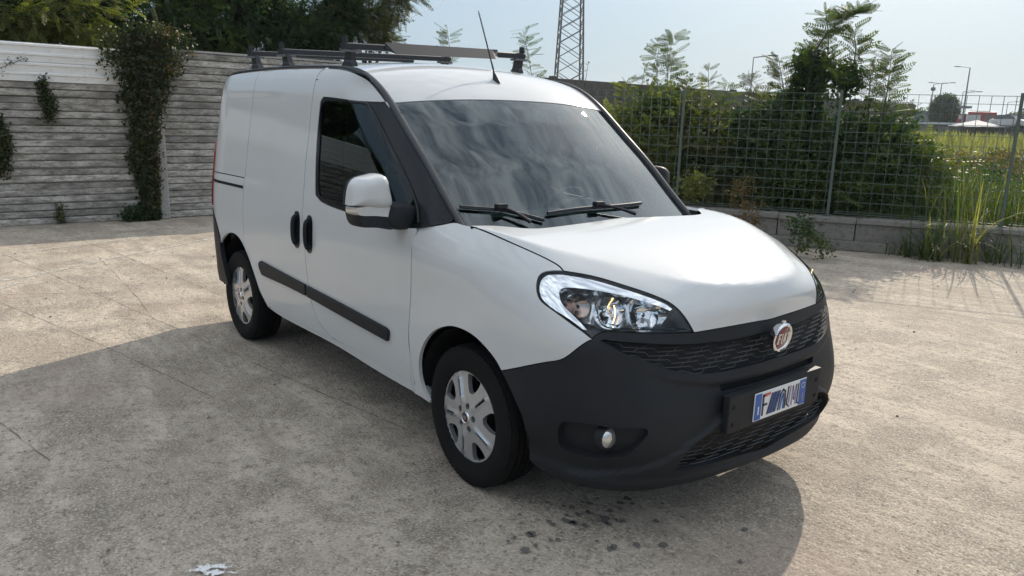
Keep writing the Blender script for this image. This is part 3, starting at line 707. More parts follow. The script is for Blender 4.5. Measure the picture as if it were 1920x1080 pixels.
def bump_disp(a,b):
    d=np.zeros_like(a)
    a2=np.where(a>FS0,2*FS0-a,a)
    # moulded step running over the lower intake and down to the chin, and a chin lip
    d+= .012*sstep(.055,.02,b)
    line_=np.interp(a2,[1.20,1.45,1.60,1.72,1.86,2.0,2.2],[.02,.075,.13,.215,.29,.305,.31])
    d+= .018*sstep(line_+.008,line_-.010,b)*sstep(1.15,1.3,a2)
    # soft shelf under the grille
    sh_=np.interp(a2,[1.2,1.45,1.6,1.8,2.2],[.55,.50,.45,.42,.42])
    d+= -.010*sstep(sh_+.004,sh_-.018,b)*sstep(1.45,1.7,a2)
    return d
fog2=fog[:-1]; 
bumper=panel('front_bumper','front',poly,M['plastic'],van,holes=[shrink(grille_hole,0),slot_hole,low_hole,fog2,symm(fog2)],step=.013,rim=.035,gap=.0018,disp=bump_disp)
# glossy trim bar above the grille
tb=np.concatenate([gt[gt[:,0]<FS0-.003][::1]]); 
# --- recessed dark backing behind every opening
def backing(name,h,depth,mat,parent,step=.04,ex=.022):
    return panel(name,'front',shrink(h,-ex),mat,parent,offset=-depth,rim=0,gap=0,step=step)
grille=backing('grille',grille_hole,.030,M['mesh_black'],van)
backing('lower_grille',low_hole,.035,M['mesh_black'],bumper,ex=.045)
backing('slot_backing',slot_hole,.03,M['black'],bumper)
for q,dp in ((fog2,.030),(symm(fog2),.030)):
    backing('fog_recess',q,dp,M['plastic'],bumper)
# honeycomb: rows of kinked bars, every other row shifted half a cell
def kinked(hole,rows,pitch,amp,parent,name='slat',off=-.010,r=.0032,ph0=0):
    lo,hi=hole.min(0),hole.max(0)
    vs=np.linspace(lo[1],hi[1],rows+2)[1:-1]
    for j,v0 in enumerate(vs):
        kk=np.arange(math.floor(lo[0]/pitch)-2,math.ceil(hi[0]/pitch)+2); s=(kk[:,None]+np.array([0,.12,.24,.36,.46,.58,.70,.84,.93])[None]+ph0+j*.21).ravel()*pitch
        v=v0+amp*np.tile([-1,-1,-1,-1,1,1,1,1,-1],len(kk))
        m=inpoly(np.stack([s,v],1),shrink(hole,-.004))
        if m.sum()<3: continue
        P=front(s[m],v[m]); N=snormal(front,s[m],v[m]); 
        MB().tube(P+N*off,r*.5,4).build(name,M['mesh_gloss'],parent)
kinked(grille_hole,8,.17,.0070,grille)
kinked(low_hole,9,.17,.0080,bumper,off=-.012)
# white wedge of the far grille end and body-colour returns are part of the wing
# --- head lamps
hlp=outline(arr('hl_low')[::-1][::-1],arr('hl_top'),arr('hl_bot'))
hlp=outline(arr('hl_low'),arr('hl_top'),arr('hl_bot'))
def lamp_parts():
    e=empty('headlight'); e.parent=van
    lens=panel('lens','front',hlp,M['lens'],e,step=.03,offset=.002,rim=.010,gap=.004,rim_mat=M['rubber'])
    house=panel('lamp_housing','front',hlp,M['lamp_dark'],e,step=.03,offset=-.088,rim=0,gap=-.004)
    refl=outline(curve([(1.13,.70),(1.20,.655),(1.32,.645),(1.50,.650),(1.60,.665)]),curve([(1.60,.665),(1.60,.72),(1.52,.752)]),curve([(1.52,.752),(1.40,.765),(1.25,.77),(1.15,.76),(1.12,.73),(1.13,.70)]))
    panel('reflector_shell','front',refl,M['lamp_shell'],e,step=.02,offset=-.070,rim=.01,gap=0,disp=lambda a,b: .012*np.sin(a*55)+.006*np.sin(b*90+a*20))
    # seal round the edge
    t=hlp[::2]; P=front(t[:,0],t[:,1]); N=snormal(front,t[:,0],t[:,1])
    P=np.concatenate([P,P[:1]]); N=np.concatenate([N,N[:1]])
    MB().tube(P-N*.006,.0036,6,cap=False).build('lamp_seal',M['rubber'],e,smooth=True)
    wall=[]
    # side walls of the bucket
    n=len(t); V=np.concatenate([front(t[:,0],t[:,1])-snormal(front,t[:,0],t[:,1])*.004,front(t[:,0],t[:,1])-snormal(front,t[:,0],t[:,1])*.090])
    mesh_obj('bucket_wall',V,[(i,(i+1)%n,n+(i+1)%n,n+i) for i in range(n)],M['lamp_shell'],e,smooth=True)
    panel('chrome_bezel','front',outline(LINES['bezel_o'],LINES['bezel_i']),M['chrome'],e,step=.02,offset=-.007,rim=.03,gap=-.004)
    return e,None
hl,hin=lamp_parts()
def fp(s,v,d=0):
    P=front(s,v).reshape(3); N=snormal(front,np.array([s]),np.array([v])).reshape(3); return P+N*d,N
def dish(c,n,r,mat,name,parent,depth=.035,seg=28,rim=True):
    """a concave reflector bowl looking along n"""
    n=n/np.linalg.norm(n); a=np.cross(n,[0,0,1]); a/=np.linalg.norm(a); b=np.cross(n,a); V=[];F=[]
    prof=[(k/7,1) for k in range(8)]
    for i,(q,_) in enumerate(prof):
        for k in range(seg):
            t=2*math.pi*k/seg; V.append(c+r*q*(a*math.cos(t)+b*math.sin(t))-n*depth*(1-q*q))
    F=[(i*seg+k,i*seg+(k+1)%seg,(i+1)*seg+(k+1)%seg,(i+1)*seg+k) for i in range(7) for k in range(seg)]
    return mesh_obj(name,V,F,mat,parent,smooth=True)
c=LINES['lampc']; fx=np.array([1,-.25,.05])
for (s,v),r,nm,d,dp in ((c[0],.050,'indicator_reflector',.040,.02),(c[1],.062,'dipped_reflector',.040,.034),(c[2],.068,'main_reflector',.040,.036)):
    P,N=fp(s,v,-d); nn=N*.55+fx*.45; dish(P,nn,r,M['chrome'] if nm!='indicator_reflector' else M['amber_chrome'],nm,hl,depth=dp)
    bb=MB().lathe([(-.02,.011),(-.004,.012),(.010,.009),(.014,.004)],(0,0,0),'x',10)
    R=np.stack([nn/np.linalg.norm(nn),np.cross([0,0,1],nn)/np.linalg.norm(np.cross([0,0,1],nn)),np.cross(nn,np.cross([0,0,1],nn))/np.linalg.norm(np.cross(nn,np.cross([0,0,1],nn)))],1)
    bb.V=[tuple(R@np.array(q)+P) for q in bb.V]; bb.build('bulb',M['chrome'] if nm!='indicator_reflector' else M['amber_chrome'],hl,smooth=True)
ll=curve(LINES['lampline']); P=front(ll[:,0],ll[:,1])-snormal(front,ll[:,0],ll[:,1])*.007
MB().tube(P,.0042,6).build('chrome_line',M['chrome'],hl,smooth=True)
# lit side light: thin warm arc in the reflector box
s,v=c[3]; t=np.linspace(-1,1,14); P0,N=fp(s,v,-.016)
arc=[P0+np.array([0,.010*(1-q*q)-.004,.034*q]) for q in t]
MB().tube(arc,.0022,6).build('side_light',M['bulb_lit'],hl,smooth=True)
hl2=hl.copy(); link(hl2,van)
for ch in list(bpy.context.scene.objects):
    if ch.parent is hl:
        mirrored(ch,hl2)
# --- fog lamps
s,v=LINES['fogc'][0]
P,N=fp(s,v,-.028)
nn=np.array([1,-.15,0]); 
for sg in (1,-1):
    Pm=P*[1,sg,1]
    MB().lathe([(-.01,.043),(.012,.041),(.022,.034),(.028,.018),(.030,.001)],Pm,'x',24).build('fog_lamp',M['fog_glass'],bumper,smooth=True)
    MB().lathe([(-.02,.048),(.014,.047),(.016,.042),(-.02,.040)],Pm,'x',24).build('fog_ring',M['plastic'],bumper,smooth=True)
# --- number plate on its holder
PC=np.array([.972,0,.532]); tilt=math.radians(-4)
py=lambda y: .962-.06*y*y
def plate_box(name,y0,y1,z0,z1,x0,th,mat,parent,bev=0):
    m=MB().box(((x0),(y0+y1)/2,(z0+z1)/2),(th,y1-y0,z1-z0)); return m.build(name,mat,parent,bevel=bev)
holder=plate_box('plate_holder',-.345,.305,.440,.588,.955,.030,M['plastic'],bumper,.006)
holder_l=plate_box('holder_lip',-.345,.305,.588,.592,.954,.030,M['plastic'],bumper)
for y in (-.315,.272):
    for z in (.475,.545): plate_box('screw_hole',y-.007,y+.007,z-.007,z+.007,.9705,.002,M['black'],bumper)
plate=MB().box((.973,-.0,.515),(.004,.37,.116)).build('number_plate',M['plate_white'],van,bevel=.0015)
plate.data.materials.append(M['plate_white'])
PX=.9762
def pr(y0,y1,z0,z1,mat,nm='print_mark',dx=0): MB().box((PX+dx,(y0+y1)/2,.515+(z0+z1)/2),(.0012,abs(y1-y0),abs(z1-z0))).build(nm,mat,plate)
def stroke(pts,w,mat,nm='letter',dx=0):
    for (a,b) in zip(pts[:-1],pts[1:]):
        a=np.array(a,float);b=np.array(b,float); d=b-a; L=np.linalg.norm(d); n=np.array([-d[1],d[0]])/L*w/2; d=d/L*w*.3
        q=[a-n-d,b-n+d,b+n+d,a+n-d]; V=[(PX+dx,y,.515+z) for y,z in q]+[(PX+dx+.0012,y,.515+z) for y,z in q]
        MB().add(V,[(0,1,2,3),(4,7,6,5),(0,4,5,1),(1,5,6,2),(2,6,7,3),(3,7,4,0)]).build(nm,mat,plate)
# y grows to the right as read from the front
pr(-.181,-.140,-.054,.054,M['plate_blue'],'blue_band'); pr(.135,.181,-.054,.054,M['plate_blue'],'blue_band')
stroke([(-.160,-.030),(-.160,.0)],.007,M['plate_white'],dx=.001)
stroke([(-.128,-.04),(-.128,.042),(-.095,.042)],.010,M['ink'],dx=.0); stroke([(-.128,.002),(-.102,.002)],.009,M['ink'])
stroke([(-.118,.040),(-.085,.044)],.010,M['red_print'],dx=.001)
for k,y in enumerate((-.082,-.060,-.038)): stroke([(y-.012,-.042),(y+.016,.040)],.008,M['ink']); stroke([(y-.002,-.042),(y+.026,.040)],.006,M['plate_blue'],dx=.0006)
stroke([(-.018,-.042),(-.006,.020),(.010,.040),(.026,.030),(.032,-.010),(.030,-.042)],.008,M['ink']); stroke([(-.004,-.042),(.006,.010),(.014,.022),(.020,-.010),(.018,-.042)],.006,M['plate_blue'],dx=.0006)
stroke([(.050,.044),(.044,-.030),(.062,-.044)],.007,M['ink']); stroke([(.066,.044),(.060,-.03)],.006,M['mauve'])
stroke([(.080,-.042),(.084,.040),(.096,-.02),(.108,.042),(.112,-.042)],.007,M['mauve']); stroke([(.124,.042),(.122,-.04),(.134,-.044)],.006,M['ink'])
t=np.linspace(0,2*np.pi,13); stroke([(.158+.012*math.cos(q),.030+.012*math.sin(q)) for q in t],.0025,M['plate_white'],dx=.001)
stroke([(.158,-.036),(.158,-.006)],.007,M['mauve'],dx=.001)
# --- badge
EC=np.array([.945,-.004,.772])
rt=rotz(0)
bz=MB().lathe([(-.02,.050),(.004,.062),(.012,.0625),(.016,.058),(.013,.050),(.010,.048)],(0,0,0),'x',40)
tl=math.radians(-8); Rb=np.array([[math.cos(tl),0,math.sin(tl)],[0,1,0],[-math.sin(tl),0,math.cos(tl)]]).T
bz.V=[tuple(Rb@np.array(q)+EC) for q in bz.V]; badge=bz.build('badge',M['chrome'],van,smooth=True)
def badge_add(m,name,mat): m.V=[tuple(Rb@np.array(q)+EC) for q in m.V]; return m.build(name,mat,badge,smooth=True)
badge_add(MB().lathe([(.008,.050),(.011,.046),(.0135,.02),(.014,.0005)],(0,0,0),'x',32),'badge_field',M['badge_red'])
badge_add(MB().lathe([(-.006,.008),(.004,.011),(.006,.006),(.006,.0005)],(0,0,.062),'x',16),'badge_crown',M['chrome'])
def bar(y0,z0,y1,z1,w=.0058):
    a=np.array([y0,z0]);b=np.array([y1,z1]);d=b-a;n=np.array([-d[1],d[0]])/np.linalg.norm(d)*w/2
    q=[a-n,b-n,b+n,a+n]; m=MB().add([(.0125,y,z) for y,z in q]+[(.0175,y,z) for y,z in q],[(0,1,2,3),(4,7,6,5),(0,4,5,1),(1,5,6,2),(2,6,7,3),(3,7,4,0)]); return m
h=.022
for nm,L_ in (('letter',[(-.034,-h,-.034,h),(-.034,h-.003,-.021,h-.003),(-.034,.002,-.024,.002)]),('letter',[(-.0125,-h,-.0125,h)]),('letter',[(-.001,-h,.0045,h),(.014,-h,.0085,h),(.003,-.006,.011,-.006),(.004,h-.002,.010,h-.002)]),('letter',[(.0265,-h,.0265,h),(.018,h-.003,.036,h-.003)])):
    m=MB()
    for b_ in L_:
        q=bar(*b_); m.add(q.V,q.F)
    m.V=[tuple(Rb@np.array(q)+EC) for q in m.V]; m.build(nm,M['chrome_letter'],badge)
# --- wheels
RT=.318
def wheel_proto():
    e=empty('wheel'); e.parent=van
    # tyre: outer face towards -y ; offset o along -y from wheel mid plane
    hw=.098
    prof=[(.085,.205),(.092,.225),(.100,.250),(.102,.272),(.096,.294),(.086,.306),(.076,.3135),(.064,.3165),(.050,.3175)]
    tread=[]
    for g0 in (.045,.015,-.015,-.045): tread+=[(g0+.004,.3180),(g0+.0035,.311),(g0-.0035,.311),(g0-.004,.3180)]
    prof=prof+tread+[(-.050,.3175),(-.064,.3165),(-.076,.3135),(-.092,.30),(-.100,.27),(-.090,.22),(-.085,.205)]
    MB().lathe([(-o,r) for o,r in prof],(0,0,0),'y',96).build('tyre',M['tyre'],e,smooth=True,angle=50)
    # shoulder tread blocks: short cross grooves as raised blocks
    m=MB(); n=84
    for k in range(n):
        t=2*math.pi*(k+.5)/n; c_,s_=math.cos(t),math.sin(t)
        for (o,r,w) in ((-.072,.3108,.028),(.072,.3108,.028),(-.030,.3178,.021),(0,.3182,.021),(.030,.3178,.021)):
            R=np.array([[c_,0,-s_],[0,1,0],[s_,0,c_]]); R=np.stack([[c_,0,s_],[0,1,0],[-s_,0,c_]],1)
            m.box(((r-.0012)*c_,o,(r-.0012)*s_),(.008,w,2*math.pi*r/n*.70),R)
    tb_=m.build('tread',M['tyre'],e,fix=False); tb_['kind']='stuff'
    # rim barrel behind the cover
    MB().lathe([(-.086,.206),(-.05,.198),(.04,.185),(.06,.05),(.06,.001)],(0,0,0),'y',48).build('rim',M['black'],e,smooth=True)
    # cover
    holes=[]; R0=.217
    for k in range(5):
        a0=2*math.pi*(k+.0)/5+.14
        # opening between spokes
        def pol(r,a): return (r*math.cos(a0+a),r*math.sin(a0+a))
        w=.235
        holes.append(outline(straight(pol(.196,-w),pol(.198,0),.01),straight(pol(.198,0),pol(.196,w),.01),[pol(.186,w+.02),pol(.165,w+.02),pol(.142,w-.02),pol(.122,w-.10)],straight(pol(.116,.08),pol(.116,-.08),.01),[pol(.122,-w+.10),pol(.142,-w+.02),pol(.165,-w-.02),pol(.186,-w-.02)]))
        a0+=math.pi/5
        holes.append(outline(straight(pol(.172,-.036),pol(.172,.036),.006),straight(pol(.172,.036),pol(.096,.050),.008),straight(pol(.096,.05),pol(.096,-.05),.004),straight(pol(.096,-.05),pol(.172,-.036),.008)))
        t=np.linspace(0,2*math.pi,13)[:-1]; a1=a0-math.pi/5
        holes.append(np.stack([.054*math.cos(a1)+.0145*np.cos(t),.054*math.sin(a1)+.0145*np.sin(t)],1))
    t=np.linspace(0,2*math.pi,97)[:-1]; o_=np.stack([R0*np.cos(t),R0*np.sin(t)],1)
    P,F,L=tri2d(o_,holes,.011)
    def hgt(P):
        r=np.hypot(P[:,0],P[:,1]); a=np.arctan2(P[:,1],P[:,0])-.14-math.pi/5
        q=np.abs((a+math.pi/5)%(2*math.pi/5)-math.pi/5)   # 0 at spoke centre
        h=np.interp(r,[0,.03,.045,.09,.16,.200,.208,.217],[.012,.012,.010,.004,-.006,-.010,-.006,-.016])
        h+= .008*sstep(.10,.05,q*r/.15)*sstep(.05,.08,r)*sstep(.20,.17,r)
        return h
    h=hgt(P); V=np.stack([P[:,0],-(.088+h),P[:,1]],1).tolist(); n=len(V); FF=F.tolist()
    for l in L:
        l=[i for i in l if i is not None]; k=len(V); V+=[[V[i][0],V[i][1],V[i][2]] for i in l]; V+=[[V[i][0]*.995,V[i][1]+.022,V[i][2]*.995] for i in l]; q=len(l)
        FF+=[[k+i,k+(i+1)%q,k+q+(i+1)%q,k+q+i] for i in range(q)]
    mo=mesh_obj('wheel_cover',V,FF,M['alu_paint'],e,smooth=True)
    try: mo.data.set_sharp_from_angle(angle=math.radians(40))
    except Exception: pass
    MB().lathe([(-.098,.030),(-.103,.028),(-.105,.024),(-.103,.022)],(0,0,0),'y',32).build('cap_ring',M['chrome'],e,smooth=True)
    MB().lathe([(-.101,.0225),(-.1035,.012),(-.104,.0005)],(0,0,0),'y',24).build('centre_cap',M['badge_dark'],e,smooth=True)
    m=MB()
    for x0,pts in ((-.010,[(-.010,-.008,-.010,.008),(-.010,.007,-.005,.007),(-.010,.001,-.006,.001)]),(0,[(-.002,-.008,-.002,.008)]),(0,[(.001,-.008,.003,.008),(.006,-.008,.004,.008)]),(0,[(.010,-.008,.010,.008),(.007,.007,.013,.007)])):
        for (a,b,c_,d) in pts:
            m.box(((a+c_)/2,-.1045,(b+d)/2),(max(.002,abs(c_-a)),.002,max(.002,abs(d-b))))
    m.build('cap_lettering',M['chrome_letter'],e)
    return e
w0=wheel_proto()
def copy_children(src,dst):
    for ch in [c_ for c_ in bpy.context.scene.objects if c_.parent is src]:
        c2=ch.copy(); link(c2,dst); copy_children(ch,c2)
w0.location=(0,-.775,.311); w0.rotation_euler=(0,0,-.03)
for (x,y,rz) in ((-2.755,-.775,0),(0,.775,math.pi),(-2.755,.775,math.pi)):
    c2=w0.copy(); link(c2,van); c2.location=(x,y,.311); c2.rotation_euler=(0,.25,rz) if rz==0 else (0,0,rz); copy_children(w0,c2)
# wheel housings (dark inner arch) and floor
for sg in (1,-1):
    for cx,r in ((.012,.392),(-2.66,.44)):
        t=np.linspace(.0,math.pi,30); V=[];Fq=[]
        for y in (-.868,-.45):
            for a in t: V.append((cx+r*math.cos(a),sg*y,.33+r*math.sin(a)*.97))
        n=len(t); Fq=[(i,i+1,n+i+1,n+i) for i in range(n-1)]+[tuple(range(n,2*n))]
        mesh_obj('wheel_housing',V,Fq,M['liner'],van,smooth=False)
MB().box((-1.38,0,.30),(1.95,1.30,.08)).box((-3.25,0,.33),(.40,1.5,.10)).box((.55,0,.30),(.30,1.0,.12)).build('underbody',M['black'],van)
MB().box((-1.38,0,.335),(1.9,1.70,.02)).build('floor_pan',M['black'],van)
# dark inner skin behind the shut lines so that no light shows through the seams
def inner(name,surf,out,off=-.022,**k): return panel(name,surf,out,M['black'],van,offset=off,rim=0,gap=0,step=.07,**k)
o=outline(straight((-2.2,.345),(-1.5,.34)),straight((-1.5,.34),(-1.5,1.80),.05),ditch_line(-1.5,-2.7,-.03),straight((-2.7,1.8),(-2.55,.78),.05),straight((-2.55,.78),(-2.2,.345),.05))
inner('inner_skin','side',o,mirror=True)
o=outline(straight((-1.5,.34),(-.46,.34)),straight((-.46,.34),(-.46,1.06),.05),straight((-.46,1.06),(-1.48,1.10),.05),straight((-1.48,1.10),(-1.5,.34),.05)); inner('inner_skin','side',o,mirror=True)
o=outline(straight((-.47,.33),(-.37,.33)),straight((-.37,.33),(-.36,1.07),.05),straight((-.36,1.07),(-.47,1.07),.05),straight((-.47,1.07),(-.47,.33),.05)); inner('inner_skin','side',o,mirror=True)
MB().box((.38,0,.58),(.66,1.0,.50)).build('light_block_box',M['black'],van)  # unseen black box added to stop sun leaking through the lower grille
# engine bay lid under the shut lines
B_=tri2d(outline([(.36,.0),(.36,.0)],[(.36,0),(.37,.0)]) if False else np.array([(-.05,-.70),(.35,-.62),(.62,-.42),(.74,-.2),(.74,.2),(.62,.42),(.35,.62),(-.05,.70)]),(),.1)
mesh_obj('bay_lid',np.stack([B_[0][:,0],B_[0][:,1],bon_z(B_[0][:,0],B_[0][:,1])-.06],1),B_[1],M['black'],van)
o=outline(straight((.9,FV[-1]-.26),(1.12,FV[-1]-.22)),straight((1.12,FV[-1]-.22),(1.12,FV[-1]-.03)),straight((1.12,FV[-1]-.03),(.55,FV[-1]-.03)),straight((.55,FV[-1]-.03),(.6,FV[-1]-.13)))
inner('inner_skin','front',o,-.03,mirror=True)
# cowl tray between bonnet and glass
V=[];Fq=[]
for i,y in enumerate(np.linspace(-.80,.80,41)):
    cx=float(np.interp(abs(y),[0,.2,.44,.59,.67,.73,.80],[.05,.06,.075,.06,-.02,-.065,-.10]))
    V+= [(cx+.06,y,float(bon_z(cx+.02,min(abs(y),.77)))-.035),(cx-.10,y,float(bon_z(cx-.1,min(abs(y),.77)))-.052),(cx-.30,y,float(bon_z(cx-.2,min(abs(y),.77)))-.05)]
for i in range(40):
    for j in range(2): k=i*3+j; Fq.append((k,k+3,k+4,k+1))
mesh_obj('scuttle',V,Fq,M['cowl'],van,smooth=True)
# --- mirrors
def yz(u,v,x=-.50): return None
MO=MIRROR
def mirror_obj():
    e=empty('door_mirror'); e.parent=van
    def secs(out,spec):
        out=np.array(out,float); out=curve(np.concatenate([out,out[:1]]),.012)[:-1]; c=out.mean(0); S=[]
        for (x,s,dz) in spec: q=c+(out-c)*s; S.append([(-.56+(x+.60)*.62,a,b+dz) for a,b in q])
        return S
    MB().loft(secs(MO['cap'],[(-.60,.99,0),(-.57,1.0,0),(-.52,.99,0),(-.475,.94,0),(-.445,.84,0),(-.425,.66,0),(-.417,.40,0)])).build('mirror_cap',M['paint'],e,smooth=True,angle=50)
    MB().loft(secs(MO['cap'],[(-.63,.90,0),(-.64,.97,0),(-.60,1.0,0)])).build('mirror_rim',M['plastic'],e,smooth=True)
    MB().loft(secs(MO['cap'],[(-.6415,.88,0),(-.642,.88,0)])).build('mirror_glass',M['chrome'],e)
    MB().loft(secs(MO['ind'],[(-.585,1,0),(-.52,.99,0),(-.475,.95,.001),(-.452,.86,.002)])).build('mirror_indicator',M['indicator_glass'],e,smooth=True,angle=50)
    MB().loft(secs(MO['low'],[(-.63,.96,0),(-.60,1,0),(-.52,.98,0),(-.475,.92,0),(-.45,.78,0)])).build('mirror_base',M['plastic'],e,smooth=True,angle=50)
    MB().loft(secs(MO['arm'],[(-.62,.8,0),(-.60,1,0),(-.50,1,0),(-.45,.9,0),(-.435,.7,0)])).build('mirror_arm',M['plastic'],e,smooth=True,angle=50)
    return e
mr=mirror_obj()
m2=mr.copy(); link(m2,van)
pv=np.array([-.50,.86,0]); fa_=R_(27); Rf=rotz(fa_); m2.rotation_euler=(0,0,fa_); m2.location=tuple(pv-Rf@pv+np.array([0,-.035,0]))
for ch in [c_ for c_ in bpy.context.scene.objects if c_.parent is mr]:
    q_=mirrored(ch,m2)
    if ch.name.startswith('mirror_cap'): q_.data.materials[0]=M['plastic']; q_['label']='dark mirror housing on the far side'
# --- roof bars
BARS=ROOFBARS
for i,(na,fa,nfoot,ffoot) in enumerate(BARS):
    e=empty('roof_bar'); e.parent=van
    na=np.array(na);fa=np.array(fa); d=(fa-na)/np.linalg.norm(fa-na); n_=np.array([d[1],-d[0],0]); n_/=np.linalg.norm(n_); up=np.cross(n_,d); up*=np.sign(up[2])
    def prof(p,w,h): return [p+n_*w*a+up*h*b for a,b in ((-.5,-.5),(.5,-.5),(.5,.35),(.35,.5),(-.35,.5),(-.5,.35))]
    MB().loft([prof(na,.045,.034),prof(fa,.045,.034)]).build('cross_bar',M['bar_black'],e)
    for p,ft_,s in ((na,nfoot,1),(fa,ffoot,-1)):
        # upright load stop at the tip
        q=p+d*s*.015
        MB().loft([[q+n_*a+d*b*1+up*-.02 for a,b in ((-.022,-.006),(.022,-.006),(.022,.006),(-.022,.006))],[q+n_*a+d*b+up*.055 for a,b in ((-.016,-.006),(.016,-.006),(.016,.006),(-.016,.006))]]).build('load_stop',M['bar_black'],e)
        fpnt=np.array(ft_); tp_=na+d*((fpnt-na)@d)
        S=[]
        for k,(z,w,l) in enumerate(((0,.045,.095),(.25,.042,.075),(.35,.036,.06),(1,.034,.055))):
            c_=fpnt*(1-z)+(tp_-up*.012)*z
            S.append([c_+n_*l*a+d*w*b for a,b in ((-.5,-.5),(.5,-.5),(.5,.5),(-.5,.5))])
        MB().loft(S).build('foot',M['bar_black'],e,bevel=.003)
        MB().box(tp_-up*.026,(.06,.10,.012)).build('clamp',M['bar_grey'],e)
    if i==0:
        # wind deflector plate on the front bar
        a=na+d*.26; b=fa-d*.27; V=[]
        for p,sh_ in ((a,0),(b,0)):
            V+= [p+n_*.018*(-1)*-1+up*.022]
        fwd=n_ if n_[0]>0 else -n_
        S=[]
        for p,w in ((a,.0),(a+d*.05,1),(b-d*.05,1),(b,.0)):
            S.append([p+fwd*.024+up*.024,p+fwd*.026+up*.028,p+fwd*(.030+.030*w)-up*(.012+.02*w),p+fwd*(.027+.030*w)-up*(.012+.02*w)])
        MB().loft(S).build('deflector',M['bar_black'],e)
# --- aerial
tip=np.array(AERIAL[1]); bs=np.array(AERIAL[0]); dd=tip-bs
ae=MB().tube([bs+dd*t for t in np.linspace(.08,1,24)],[.0052-.003*t for t in np.linspace(0,1,24)],6).build('aerial',M['rubber'],van,smooth=True)
MB().loft([[bs+np.array([.035*a,.018*b,-.006]) for a,b in [(math.cos(q),math.sin(q)) for q in np.linspace(0,2*math.pi,13)[:-1]]],[bs+dd*.03+np.array([.024*a,.013*b,.0]) for a,b in [(math.cos(q),math.sin(q)) for q in np.linspace(0,2*math.pi,13)[:-1]]],[bs+dd*.14+np.array([.006*a,.006*b,.0]) for a,b in [(math.cos(q),math.sin(q)) for q in np.linspace(0,2*math.pi,13)[:-1]]]]).build('aerial_base',M['rubber'],ae,smooth=True)
# coiled wire round the rod
q=np.linspace(.15,.97,160); MB().tube([bs+dd*t+.0045*np.array([math.cos(t*150),math.sin(t*150),0]) for t in q],.0016,4).build('coil',M['rubber'],ae)
# --- wipers lying on the screen
def on_screen(p): return None
for (blade,arm) in WIPERS:
    e=empty('wiper'); e.parent=van
    P=[]
    for (u,a) in np.array(curve(blade,.03)):
        X=top(u,a).reshape(3); N=snormal(top,np.array([u]),np.array([a])).reshape(3); N*=np.sign(N[2]); P.append((X,N))
    MB().tube([x+n*.005 for x,n in P],.0045,6).build('rubber_blade',M['rubber'],e)
    MB().loft([[x+n*.010+np.array([-.012,0,-.008])*0+np.array(dv) for dv in ((-.008,0,-.001),(.008,0,-.004),(.005,0,.008),(-.005,0,.010))] for x,n in P]).build('blade_carrier',M['bar_black'],e,smooth=False)
    P=[]
    for (u,a,h) in curve(arm,.03):
        X=top(u,a).reshape(3); N=snormal(top,np.array([u]),np.array([a])).reshape(3); N*=np.sign(N[2]); P.append(X+N*h)
    MB().tube(P,np.linspace(.006,.010,len(P)),6).build('wiper_arm',M['bar_black'],e,smooth=True)
    x=P[0]; MB().box(x+np.array([0,0,.004]),(.035,.055,.022)).build('wiper_clip',M['bar_black'],e,bevel=.004)
# --- cabin
MB().loft([[(-.18,-.72,.98),(-.18,.72,.98),(-.18,.72,1.08),(-.18,-.72,1.08)],[(-.35,-.74,.9),(-.35,.74,.9),(-.35,.74,1.10),(-.35,-.74,1.10)],[(-.62,-.74,.85),(-.62,.74,.85),(-.62,.74,1.115),(-.62,-.74,1.115)],[(-.72,-.74,.6),(-.72,.74,.6),(-.72,.74,1.06),(-.72,-.74,1.06)]]).build('dashboard',M['dash'],van,smooth=True)
# left hand drive: binnacle and wheel on the left (+y)
MB().loft([[(-.45,.36+.20*math.cos(q),1.10+.07*max(0,math.sin(q))) for q in np.linspace(0,2*math.pi,17)[:-1]],[(-.70,.36+.17*math.cos(q),1.08+.08*max(0,math.sin(q))) for q in np.linspace(0,2*math.pi,17)[:-1]]]).build('binnacle',M['dash'],van,smooth=True)
m=MB(); q=np.linspace(0,2*math.pi,33)
cw=np.array([-.80,.38,1.04]); ax=np.array([0,1,0]); bx_=np.array([.42,0,.91])
m.tube([cw+.185*(ax*math.cos(a)+bx_*math.sin(a)) for a in q],.014,8)
sw=m.build('steering_wheel',M['dash'],van,smooth=True)
m=MB(); m.lathe([(-.02,.07),(.02,.06),(.03,.001)],cw,'x',16)
for a in (0,math.pi,-math.pi/2): m.tube([cw+.04*(ax*math.cos(a)+bx_*math.sin(a)),cw+.18*(ax*math.cos(a)+bx_*math.sin(a))],.013,6)
m.build('steering_hub',M['dash'],sw,smooth=True)
for y in (-.40,.40):
    e=empty('seat'); e.parent=van
    def rr(x,z,w,t,n=12): return [(x+t*.5*math.sin(a)*(1 if abs(math.sin(a))<2 else 1),y+w*.5*np.sign(math.cos(a))*abs(math.cos(a))**.6,z) for a in np.linspace(0,2*math.pi,n+1)[:-1]]
    MB().loft([rr(-1.22,.62,.44,.14),rr(-1.27,.80,.50,.16),rr(-1.32,1.0,.50,.15),rr(-1.37,1.2,.44,.12),rr(-1.38,1.26,.34,.08)]).build('backrest',M['seat_fabric'],e,smooth=True)
    MB().loft([rr(-1.385,1.31,.24,.07),rr(-1.39,1.35,.28,.10),rr(-1.40,1.45,.27,.10),rr(-1.40,1.50,.20,.06)]).build('headrest',M['seat_fabric'],e,smooth=True)
    for dy in (-.06,.06): MB().tube([(-1.385,y+dy,1.24),(-1.39,y+dy,1.33)],.006,6).build('headrest_rod',M['chrome'],e)
    MB().loft([rr(-.98,.56,.46,.50),rr(-.98,.64,.50,.54),rr(-.98,.68,.44,.46)]).build('cushion',M['seat_fabric'],e,smooth=True)
MB().box((-1.62,0,1.05),(.03,1.56,1.46)).build('bulkhead',M['bulkhead'],van)
MB().box((-.78,0,1.50),(.03,.22,.065)).build('rear_view_mirror',M['black'],van,bevel=.01)
